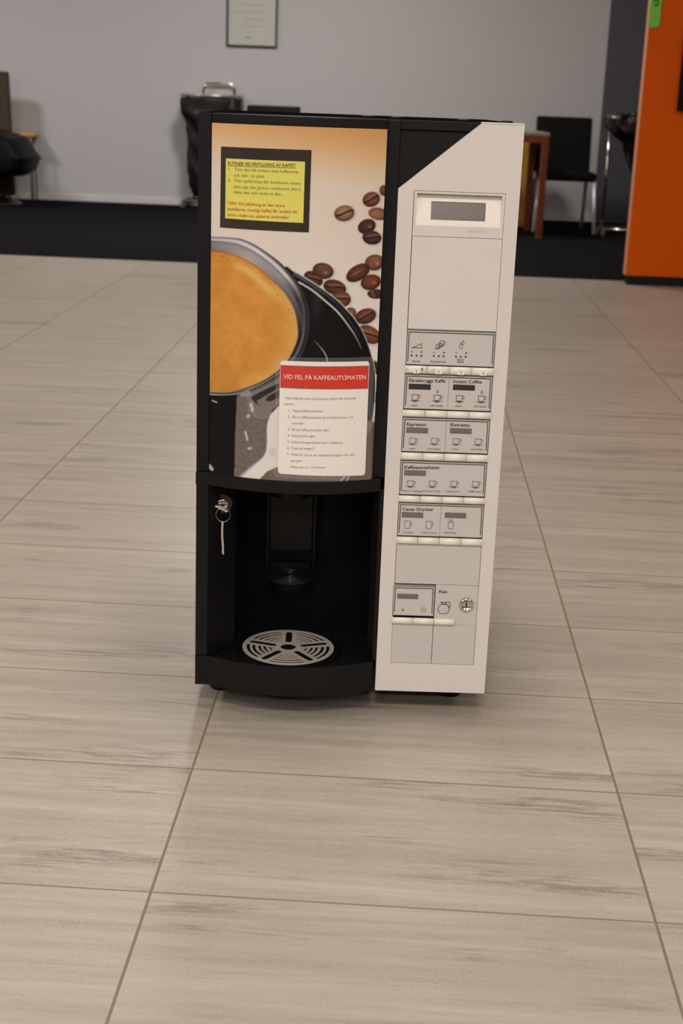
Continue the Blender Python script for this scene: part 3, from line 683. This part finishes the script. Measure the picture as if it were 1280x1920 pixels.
# buttons: rounded bars
def button(x0, x1, z0, z1, sticker=None, stain=None):
    b = MB(); n = 10; prof = []
    for i in range(n+1):
        a = PI*i/n; prof.append((-.0002-.0050*math.sin(a)**.7, (z0+z1)/2+(z1-z0)/2*math.cos(a)))
    vs = []; g = .00025
    for x in (x0+g, x1-g): vs += [(x, y, z) for y, z in prof]
    m = n+1
    b.add(vs, [(i, i+m, i+1+m, i+1) for i in range(n)]+[tuple(range(m)), tuple(range(m, 2*m))[::-1]], M_BTN, True)
    o = b.build('selection_button', mach)
    o.data.polygons[n].use_smooth = False; o.data.polygons[n+1].use_smooth = False
    if sticker:
        c = (x0+x1)/2+.0004; zc = (z0+z1)/2-.0010; y = -.0056
        s = MB().box(c-.0045, c+.0045, y, y+.0016, zc-.0040, zc+.0046, mat('cream_sticker', (238, 235, 216), .6))
        s.ctext(sticker, (c, zc-.0006, .0011 if sticker == '1' else .0028), .0046, y-.0001, M_INKS); s.build('number_sticker', o)['label'] = 'cream number sticker '+sticker
    if stain:
        st = MB(); rr = random.Random(int(x0*1e4))
        for (du, dz, r1, r2, colr) in stain:
            st.flat([((x0+x1)/2+du+r1*math.cos(a)*rr.uniform(.75, 1.2), (z0+z1)/2+dz+r2*math.sin(a)*rr.uniform(.75, 1.2)) for a in [2*PI*k/14 for k in range(14)]], -.00555, colr)
        st.build('coffee_stain', o)
    return o
BR = mat('coffee_stain_brown', (150, 116, 74), .7); OL = mat('old_glue_stain', (206, 200, 164), .7)
stains = {0: [(.0085, .0016, .0015, .0026, BR), (-.0140, .0008, .0016, .0024, OL)], 1: [(-.0085, -.001, .0028, .0036, OL), (-.0045, .0022, .0018, .002, OL)]}
for ri, (z0, z1) in enumerate(btnz):
    for k in range(4):
        x0 = .3014+k*.03235
        button(x0, x0+.03235, z0, z1, '1234'[k] if ri == 0 else None, stains.get(k) if ri == 0 else None)
for k in range(3): button(.3004+k*.0322, .3004+(k+1)*.0322, .1507, .1607)
# service lock
b = MB().lathe([(.0112, 0), (.0112, .002), (.0098, .0042), (.0080, .0046), (.0078, .0038), (.001, .0038)], (*(0.4133,0.1849)[:1], 0, (0.4133,0.1849)[1]), M_CHROME, 'y', 40)
lx, lz = (0.4133,0.1849)
b.box(lx-.0012, lx+.0012, -.0041, -.0039, lz-.0036, lz+.0036, M_INK); b.build('service_lock', mach)['label'] = 'round chrome service lock beside the jug plate'
# door lock on the left pillar: set into the slanted face
LK = (.0388, .0292, .3320)
def xf(pts, o, rz):
    c, s = math.cos(rz), math.sin(rz); return [(o[0]+p[0]*c-p[1]*s, o[1]+p[0]*s+p[1]*c, o[2]+p[2]) for p in pts]
b = MB().lathe([(.0165, -.012), (.0165, .000), (.0150, .0012), (.0120, .0012)], (0, 0, 0), M_BGLOSS, 'y', 36)
b.lathe([(.0088, 0), (.0088, .0042), (.0074, .0052), (.001, .0054)], (0, 0, 0), M_CHROME, 'y', 36)
b.box(-.0062, .0062, -.0057, -.0053, -.0007, .0007, M_INK); b.box(-.0022, .0022, -.0058, -.0054, -.0013, .0013, M_INK)
b.v = xf(b.v, (.0372, .0255, .3255), R(14)); b.build('door_lock', mach)['label'] = 'round chrome lock in a black collar on the left pillar'
# keys hanging from a ring at the lock
KO = Vector((MX, MY, 0)); ca, sa = math.cos(MYAW), math.sin(MYAW)
def mw(u, y, z): return (MX+u*ca-y*sa, MY+u*sa+y*ca, z)
kr = empty('key_ring', mw(.0395, .012, .300), MYAW); tag(kr, 'two silver keys on a thin wire ring hanging under the left door lock', 'keys')
b = MB(); b.tube([(.0108*math.cos(2*PI*k/36), .001*math.sin(4*PI*k/36), .0118+.0108*math.sin(2*PI*k/36)) for k in range(36)], .00045, M_CHROME, 6, closed=True); b.build('ring', kr)
b = MB().box(-.0105, .0105, -.001, .001, -.0018, .0018, M_CHROME)
b.v = [(x*math.cos(.42)+z*math.sin(.42)-.0025, y, -x*math.sin(.42)+z*math.cos(.42)+.0215) for x, y, z in b.v]
b.build('key', kr, bevel=.0006)
b = MB()
b.prism([(-.0022, .0008), (.0010, .0008), (.0006, -.0100), (.0008, -.0250), (.0018, -.0330), (.0020, -.0400), (.0024, -.0500), (.0008, -.0515), (-.0008, -.0490), (-.0014, -.0470), (-.0006, -.0450), (-.0013, -.0430), (-.0004, -.0405), (-.0012, -.0380), (-.0014, -.0330), (-.0022, -.0250), (-.0024, -.0100)], -.001, .001, M_STEEL, 'y')
b.build('key', kr, bevel=.0003)

# ---------------------------------------------------------------- notices stuck on the machine
def local_thing(name, u, z, label, cat):
    e = empty(name, mw(u, surf(u), z), MYAW); tag(e, label, cat); return e
def relocate(b, u, z):
    """machine-local vertices -> local to a thing placed at (u, surf(u), z)"""
    y0 = surf(u); b.v = [(p[0]-u, p[1]-y0, p[2]-z) for p in b.v]; return b
def sheet(b, q, y, m, n=14, corner=0):
    """quad q (bl, br, tr, tl) following the bowed door, rounded corners optional"""
    bl, br, tr, tl = [Vector(p) for p in q]
    n = 50 if corner else n
    H = (tl-bl).length; Wd = (br-bl).length; cols = []
    for i in range(n*2+1):
        s = i/(2*n); lo = bl.lerp(br, s); hi = tl.lerp(tr, s); d = min(s, 1-s)*Wd
        c = 0 if d >= corner or corner == 0 else corner-math.sqrt(max(0, corner**2-(corner-d)**2))
        v = (hi-lo).normalized(); cols.append((lo+v*c, hi-v*c))
    vs = []
    for a, c in cols: vs += [(a.x, surf(a.x)+y, a.y), (c.x, surf(c.x)+y, c.y)]
    k = len(vs)
    for a, c in cols: vs += [(a.x, surf(a.x)+y+.0003, a.y), (c.x, surf(c.x)+y+.0003, c.y)]
    fs = [(2*i, 2*i+2, 2*i+3, 2*i+1) for i in range(2*n)]+[(k+2*i, k+2*i+1, k+2*i+3, k+2*i+2) for i in range(2*n)]
    fs += [(2*i, k+2*i, k+2*i+2, 2*i+2) for i in range(2*n)]+[(2*i+1, 2*i+3, k+2*i+3, k+2*i+1) for i in range(2*n)]
    b.add(vs, fs, m, False)
M_CARD = mat('brown_black_card', (46, 40, 33), .3, coat=.6, var=.1)
M_YELL = mat('yellow_paper', (222, 214, 98), .55, coat=.3, var=.03)
M_PAPER = mat('white_paper', (240, 232, 226), .55, coat=.3, var=.01)
M_RED = mat('red_print', (208, 48, 32), .5, coat=.3, var=.02)
M_INKY = mat('olive_ink', (88, 92, 46), .6); M_INKY2 = mat('dark_olive_ink', (34, 38, 22), .6)
M_INKRED = mat('brick_red_ink', (186, 62, 34), .6); M_INKLG = mat('faded_print', (118, 112, 114), .6)
nu_, nz_ = (0.0961,0.7948)
n1 = local_thing('yellow_notice', nu_, nz_, 'yellow refilling notice in a black pocket stuck on the machine front', 'notice')
b = MB(); sheet(b, [(0.0320,0.7393), (0.1570,0.7394), (0.1575,0.8496), (0.0323,0.8490)], -.0014, M_CARD); relocate(b, nu_, nz_).build('black_pocket', n1)
b = MB(); sheet(b, [(0.0394,0.7524), (0.1489,0.7519), (0.1491,0.8340), (0.0394,0.8335)], -.0018, M_YELL)
def nt_(s, a, c, cap, m, bold=0): b.text(s, a, c, cap, -.0020, m, bold, surf)
nt_('RUTINER VID PÅFYLLNING AV KAFFET', (0.0426,0.8249), (0.1364,0.8263), .0045, M_INKY2, .012)
b.stroke([(0.0425,0.8238), (0.0896,0.8246), (0.1365,0.8251)], .0006, -.0020, M_INKY2, False, surf)
for s, a, c in (('1.', (0.0432,0.8180), (0.0466,0.8180)), ('Töm den blå hinken med kaffesump', (0.0516,0.8177), (0.1401,0.8183)), ('och sätt i ny påse.', (0.0511,0.8097), (0.0943,0.8105)),
    ('2.', (0.0429,0.8024), (0.0468,0.8025)), ('Töm spillbrickan för överbliven vätska', (0.0512,0.8025), (0.1444,0.8031)), ('(dra upp den gröna i maskinens dörr),', (0.0513,0.7943), (0.1452,0.7953)), ('diska den och torka av den.', (0.0512,0.7870), (0.1183,0.7877))):
    nt_(s, a, c, .0040, M_INKY)
for s, a, c in (('OBS! Vid påfyllning av den stora', (0.0429,0.7716), (0.1227,0.7723)), ('behållaren (vanligt kaffe) får endast de', (0.0428,0.7636), (0.1401,0.7647)), ('stora rödbruna påsarna användas!', (0.0427,0.7557), (0.1284,0.7568))):
    nt_(s, a, c, .0041, M_INKRED, .012)
relocate(b, nu_, nz_).build('yellow_sheet', n1)
nu2, nz2 = (0.1856,0.4779)
n2 = local_thing('fault_notice', nu2, nz2, 'laminated white notice with a red heading stuck low on the machine door', 'notice')
fm = bpy.data.materials.new('clear_laminate'); fm.use_nodes = True; fb_ = fm.node_tree.nodes['Principled BSDF']
fb_.inputs['Base Color'].default_value = (.8, .78, .76, 1); fb_.inputs['Alpha'].default_value = .05; fb_.inputs['Roughness'].default_value = .12
b = MB(); sheet(b, [(0.1161,0.3869), (0.2591,0.3814), (0.2556,0.5647), (0.1153,0.5641)], -.0012, fm, corner=.003); relocate(b, nu2, nz2).build('clear_laminate', n2)
b = MB(); sheet(b, [(0.1218,0.3925), (0.2497,0.3887), (0.2491,0.5587), (0.1218,0.5587)], -.0017, M_PAPER, corner=.0045)
sheet(b, [(0.1225,0.5201), (0.2487,0.5192), (0.2484,0.5518), (0.1223,0.5518)], -.0019, M_RED)
for a, c in (((0.1223,0.5520), (0.2484,0.5520)), ((0.1225,0.5199), (0.2487,0.5190))):
    b.stroke([(a[0]+(c[0]-a[0])*k/8, a[1]+(c[1]-a[1])*k/8) for k in range(9)], .0008, -.0022, M_INKLG, False, surf)
b.text('VID FEL PÅ KAFFEAUTOMATEN', (0.1267,0.5330), (0.2448,0.5326), .0062, -.0023, M_PAPER, 0, surf)
for s, a, c in (('Testa följande innan du kontaktar admin för eventuell', (0.1289,0.5033), (0.2312,0.5036)), ('service:', (0.1286,0.4944), (0.1432,0.4950)),
    ('1.', (0.1350,0.4852), (0.1379,0.4853)), ('Öppna kaffeautomaten.', (0.1409,0.4852), (0.1853,0.4855)), ('2.', (0.1348,0.4760), (0.1380,0.4762)), ('Slå av kaffeautomaten på strömbrytaren i 10', (0.1407,0.4761), (0.2280,0.4757)),
    ('sekunder.', (0.1407,0.4668), (0.1587,0.4671)), ('3.', (0.1349,0.4576), (0.1380,0.4577)), ('Slå på kaffeautomaten igen.', (0.1406,0.4573), (0.1951,0.4574)), ('4.', (0.1349,0.4483), (0.1381,0.4485)), ('Stäng luckan igen.', (0.1406,0.4484), (0.1757,0.4485)),
    ('5.', (0.1348,0.4391), (0.1380,0.4392)), ('Invänta knappvalsalternativ i displayen.', (0.1405,0.4389), (0.2153,0.4387)), ('6.', (0.1348,0.4297), (0.1380,0.4298)), ('Tryck på knapp 2.', (0.1407,0.4296), (0.1745,0.4299)),
    ('7.', (0.1348,0.4204), (0.1380,0.4205)), ('Vänta för att se om maskinen fungerar som den', (0.1404,0.4204), (0.2332,0.4196)), ('ska igen.', (0.1403,0.4110), (0.1572,0.4114)), ('Detta kan ta 1–2 minuter.', (0.1405,0.4017), (0.1917,0.4018))):
    b.text(s, a, c, .0036, -.0019, M_INKLG, 0, surf)
relocate(b, nu2, nz2).build('printed_sheet', n2)

# ---------------------------------------------------------------- background things
# framed certificate
pf_ = empty('picture_frame', (-1.1195, 10.3, 1.322)); tag(pf_, 'thin black framed certificate hanging on the light grey rear wall', 'picture frame')
b = MB(); w_, h_ = .2125, .60
for a in ((-w_, w_, 0, .014), (-w_, w_, h_-.014, h_), (-w_, -w_+.016, .014, h_-.014), (w_-.016, w_, .014, h_-.014)): b.box(a[0], a[1], -.022, 0, a[2], a[3], mat('black_frame_wood', (30, 36, 32), .4))
b.build('frame', pf_, bevel=.002)
b = MB().box(-w_+.016, w_-.016, -.008, -.002, .014, h_-.014, mat('certificate_paper', (200, 200, 190), .5))
M_FAINT = mat('faint_print', (184, 184, 172), .6); M_SIG = mat('signature_ink', (84, 92, 84), .6)
for k, (x, ww) in enumerate(((0, .12), (.01, .09), (-.01, .13), (0, .1), (.0, .14), (.02, .1), (0, .12))): b.rect(x-ww, .16+.055*k, x+ww, .172+.055*k, -.0085, M_FAINT)
b.rect(-.13, .052, -.11, .060, -.0085, M_FAINT); b.rect(.10, .05, .125, .058, -.0085, M_FAINT); b.stroke([(-.05, .068), (-.035, .08), (-.02, .07), (-.01, .074)], .007, -.0085, M_SIG)
b.rect(-.12, .42, .12, .45, -.0085, M_FAINT); b.build('certificate', pf_)
gm = bpy.data.materials.new('clear_picture_glass'); gm.use_nodes = True; gb = gm.node_tree.nodes['Principled BSDF']
gb.inputs['Alpha'].default_value = .06; gb.inputs['Roughness'].default_value = .05
MB().box(-w_+.016, w_-.016, -.014, -.012, .014, h_-.014, gm).build('glass_pane', pf_)

# trolley for refuse bags
def make_stand(handle=True, ux=0, rim_z=.915):
    e = empty('refuse_bag_stand', (0, 0, 0)); w, d = .46, .26
    b = MB(); z = .062; b.tube([(0, 0, z), (w, 0, z), (w, d, z), (0, d, z)], .011, M_CHROME, 10, closed=True); b.build('base_frame', e)
    for x, y in ((ux, .13), (w-ux, .13)):
        MB().tube([(x, y, .062), (x, y, rim_z-.01)], .0105, M_CHROME, 10).build('upright', e)
    b = MB(); rim = [(-.01, -.02), (w+.01, -.02), (w+.01, d), (-.01, d)]
    b.tube([(x, y, rim_z) for x, y in rim], .012, M_STEEL, 10, closed=True); b.build('bag_rim', e)
    if handle: b = MB().tube([(.13, d, .92), (.135, d, .985), (.17, d, 1.015), (.36, d, 1.015), (.395, d, .985), (.40, d, .92)], .010, M_CHROME, 10); b.build('push_handle', e)
    for x, y in ((0, 0), (w, 0), (w, d), (0, d)):
        b = MB(); b.v = []; b.lathe([(.024, -.009), (.028, -.006), (.028, .006), (.024, .009)], (0, 0, .028), mat('grey_rubber', (120, 116, 112), .6), 'y', 20)
        b.box(-.006, .006, -.012, .012, .028, .056, M_STEEL); b.v = [(x-p[1]*.8+p[0]*.6, y+p[0]*.8+p[1]*.6, p[2]) for p in b.v]; b.build('caster', e)
    return e
def make_bag(profile, y0, d, seed):
    """profile: (z, left x, right x)"""
    b = MB(); rr = random.Random(seed); n = 72; rows = []; K = 60
    zs_ = [profile[0][0]+(profile[-1][0]-profile[0][0])*i/K for i in range(K+1)]
    pz = [p[0] for p in profile][::-1]; pl = [p[1] for p in profile][::-1]; pr = [p[2] for p in profile][::-1]
    ph = [rr.uniform(0, 6) for _ in range(6)]
    vs = []
    for z in zs_:
        l = np.interp(z, pz, pl); r = np.interp(z, pz, pr); cx = (l+r)/2; hw = (r-l)/2
        sq = min(1, hw/.24)*d/2
        for k in range(n):
            a = 2*PI*k/n; c, s = math.cos(a), math.sin(a); e = 2/5
            x = math.copysign(abs(c)**e, c); y = math.copysign(abs(s)**e, s)
            wr = 1+.03*math.sin(7*a+9*z+ph[0])+.035*math.sin(13*a-17*z+ph[1])+.025*math.sin(5*a+29*z+ph[2])+.02*math.sin(19*a+11*z+ph[3])
            vs.append((cx+hw*x*(wr if k else wr), y0+d/2+sq*y*wr, z+.004*math.sin(5*a)))
    m = len(zs_); fs = [(i*n+k, i*n+(k+1) % n, (i+1)*n+(k+1) % n, (i+1)*n+k) for i in range(m-1) for k in range(n)]
    fs = [f[::-1] for f in fs]; fs.append(tuple(range((m-1)*n, m*n))); b.add(vs, fs, M_BAG, True); return b
st = make_stand(True, .08); st.location = (-1.648, 10.0, .006); tag(st, 'chrome refuse bag stand on wheels against the light wall behind the machine', 'bag stand')
bg = make_bag([(.905, -.005, .472), (.86, -.010, .475), (.78, -.015, .47), (.70, .025, .45), (.62, .035, .44), (.45, .032, .44), (.30, .040, .43), (.20, .055, .42), (.13, .08, .40), (.10, .12, .36)], -.02, .29, 3).build('bin_bag')
bg.location = (-1.648, 9.985, .0); tag(bg, 'full black bin bag hanging in the stand against the light wall', 'bin bag')
st2 = make_stand(False, 0, .868); st2.location = (1.722, 8.81, .006); tag(st2, 'chrome refuse bag stand on wheels half hidden by the orange wall', 'bag stand')
bg2 = make_bag([(.905, .06, .47), (.89, -.005, .475), (.865, -.03, .485), (.79, -.03, .485), (.74, .02, .47), (.69, .10, .46), (.60, .14, .45), (.50, .17, .44), (.42, .20, .43), (.30, .24, .40), (.25, .28, .36)], -.045, .33, 8).build('bin_bag')
bg2.location = (1.722, 8.80, .006); tag(bg2, 'slack black bin bag hanging in the stand beside the orange wall', 'bin bag')

# black chairs with chrome legs
M_LEG = mat('bright_chrome_leg', (238, 238, 242), .3, .25)
def make_chair():
    e = empty('side_chair', (0, 0, 0)); w = .44
    b = MB().prism([(-w/2, 0), (w/2, 0), (w/2-.01, .46), (-w/2+.01, .46)], .385, .455, M_LEATH); b.build('seat', e, bevel=.02, seg=3)
    vs = []; n = 6
    b = MB(); pr = [(.50, .42), (.53, .55), (.56, .70), (.60, .86)]
    poly_f = [(.455, .425), (.470, .50), (.49, .62), (.515, .75), (.54, .855)]; poly_b = [(.575, .855), (.55, .75), (.525, .62), (.505, .50), (.495, .425)]
    pts = poly_f+poly_b; k = len(pts)
    b.add([(-w/2, y, z) for y, z in pts]+[(w/2, y, z) for y, z in pts], [tuple(range(k)), tuple(range(k, 2*k))[::-1]]+[(i, i+k, (i+1) % k+k, (i+1) % k) for i in range(k)], M_LEATH)
    b.build('backrest', e, bevel=.016, seg=3)
    for sx in (-1, 1):
        MB().tube([(sx*(w/2-.012), .03, .415), (sx*(w/2+.012), -.03, 0)], .0155, M_LEG, 10).build('leg', e)
        MB().tube([(sx*(w/2-.03), .44, .42), (sx*(w/2-.02), .47, .38), (sx*(w/2-.01), .62, 0)], .0145, M_LEG, 10).build('leg', e)
    b = MB().tube([(-w/2+.015, .03, .405), (w/2-.015, .03, .405)], .009, M_CHROME, 8); b.build('seat_rail', e)
    return e
ch = make_chair(); ch.location = (1.452, 9.09, .006); tag(ch, 'black padded chair with chrome legs beside the red-brown table at right', 'chair')
ch2 = copy_tree(ch); ch2.location = (-.885, 9.36, .006); tag(ch2, 'black padded chair behind the machine, only its backrest top showing', 'chair')

# red-brown table
tb = empty('wooden_table', (.776, 8.785, .006), R(3)); tag(tb, 'red-brown wooden table with square legs right behind the machine', 'table')
MB().box(-.45, .44, -.35, .37, .725, .748, mat('table_top_laminate', (150, 140, 126), .3)).build('tabletop', tb, bevel=.003)
b = MB(); b.box(-.45, .44, -.35, -.325, .675, .725, M_WOOD); b.box(-.45, .44, .345, .37, .675, .725, M_WOOD); b.box(-.45, -.425, -.325, .345, .675, .725, M_WOOD); b.box(.415, .44, -.325, .345, .675, .725, M_WOOD); b.build('apron', tb)
for x in (-.45, .393):
    for y in (-.352, .325): MB().box(x, x+.047, y, y+.047, 0, .725, M_WOOD).build('leg', tb, bevel=.003)
cb = empty('ochre_cabinet', (.98, 9.7, .006)); tag(cb, 'ochre yellow wooden cabinet behind the red-brown table', 'cabinet')
b = MB(); b.box(-.35, .22, -.22, .18, .0, .70, M_OCHRE); b.build('body', cb, bevel=.004)
b = MB(); b.box(-.33, -.07, -.236, -.22, .03, .67, M_OCHRE); b.build('door', cb, bevel=.002)
b = MB(); b.box(-.06, .20, -.236, -.22, .03, .67, M_OCHRE); b.build('door', cb, bevel=.002)

# low black lounge chair at the left edge
lc_ = empty('lounge_chair', (-3.2, 9.55, .006)); tag(lc_, 'low black shell armchair at the left edge of the photo', 'armchair')
prof = [(-.45, .56), (-.15, .600), (.135, .592), (.24, .568), (.329, .538), (.365, .47), (.40, .415), (.428, .388), (.425, .36), (.41, .32), (.395, .280), (.36, .255), (.32, .238), (.14, .216), (.09, .195), (-.3, .20), (-.42, .30)]
b = MB(); k = len(prof); L_ = [(-.33, .74), (-.31, .86), (-.26, .94), (-.18, .98), (0, 1), (.18, .98), (.26, .94), (.31, .86), (.33, .74)]; vs = []
for y, s in L_: vs += [(x*s, y, .39+(z-.39)*s) for x, z in prof]
fs = [(i*k+(j+1) % k, i*k+j, (i+1)*k+j, (i+1)*k+(j+1) % k) for i in range(len(L_)-1) for j in range(k)]+[tuple(range(k)), tuple(range((len(L_)-1)*k, len(L_)*k))[::-1]]
b.add(vs, fs, M_LEATH, True); b.build('shell', lc_, bevel=.012, seg=3)
b = MB().tube([(.44*1-.02, -.28, .372), (.43, 0, .372), (.41, .28, .372)], .006, M_LEATH, 8); b.tube([(-.3, -.325, .36), (.1, -.325, .385), (.36, -.28, .375)], .006, M_LEATH, 8); b.build('piping', lc_)
b = MB(); b.prism([(-.45, .50), (-.60, .98), (-.53, 1.0), (-.34, .52)], -.28, .28, M_LEATH, 'y'); b.build('backrest', lc_, bevel=.03, seg=3)
MB().tube([(0, 0, .05), (0, 0, .21)], .03, M_BGLOSS, 16).build('pedestal', lc_)
MB().lathe([(.30, 0), (.30, .02), (.26, .045), (.04, .06)], (0, 0, 0), M_BGLOSS, seg=40).build('base', lc_)
pp = empty('padded_panel', (-3.38, 10.0, .006)); tag(pp, 'tall dark brown padded panel standing behind the black armchair', 'panel')
b = MB(); b.prism([(-.3, .05), (.305, .05), (.28, 1.045), (-.3, 1.06)], -.04, .04, M_TAUPE, 'y'); b.build('panel', pp, bevel=.012, seg=3)
for x in (-.25, .2): MB().box(x, x+.05, -.10, .10, 0, .05, M_BGLOSS).build('foot', pp)
tt_ = empty('side_table', (-3.12, 10.16, .006)); tag(tt_, 'small light wooden side table beside the black armchair at left', 'side table')
MB().box(-.24, .205, -.10, .10, .537, .560, mat('amber_wood', (214, 160, 84), .4, var=.12)).build('tabletop', tt_, bevel=.004)
for x in (-.22, .17):
    for y in (-.08, .08): MB().tube([(x, y, 0), (x, y, .538)], .008, M_STEEL, 8).build('leg', tt_)

# things on the orange wall
gs = empty('green_sign', (1.498, 5.978, 1.344)); tag(gs, 'bright green sign on the edge of the orange wall at the top', 'sign')
M_GREEN = mat('green_sign_face', (112, 196, 62), .5)
b = MB(); b.prism([(-.029, .004), (-.012, .0), (.010, .002), (.024, .008), (.029, .018), (.029, .30), (-.029, .30)], -.008, 0, M_GREEN, 'y'); b.build('sign_plate', gs)
b = MB(); GI = mat('dark_green_mark', (40, 96, 34), .6); b.stroke([(-.008, .112), (.004, .108), (.012, .122), (.004, .138), (-.008, .140), (-.010, .125)], .008, -.0085, GI); b.stroke([(-.010, .155), (.012, .158)], .010, -.0085, GI); b.stroke([(-.008, .175), (.010, .19)], .009, -.0085, GI); b.build('printed_mark', gs)
dp = empty('wall_screen', (1.95, 5.978, .93)); tag(dp, 'dark panel on the orange wall at the right edge of the photo', 'screen')
b = MB(); b.box(-.29, .29, -.035, 0, 0, .41, mat('dark_screen_frame', (24, 14, 10), .6, spec=.1)); b.build('frame', dp, bevel=.004)
b = MB(); b.box(-.26, .26, -.037, -.035, .03, .38, mat('dark_screen', (18, 14, 13), .4, spec=.2)); b.build('glass', dp)
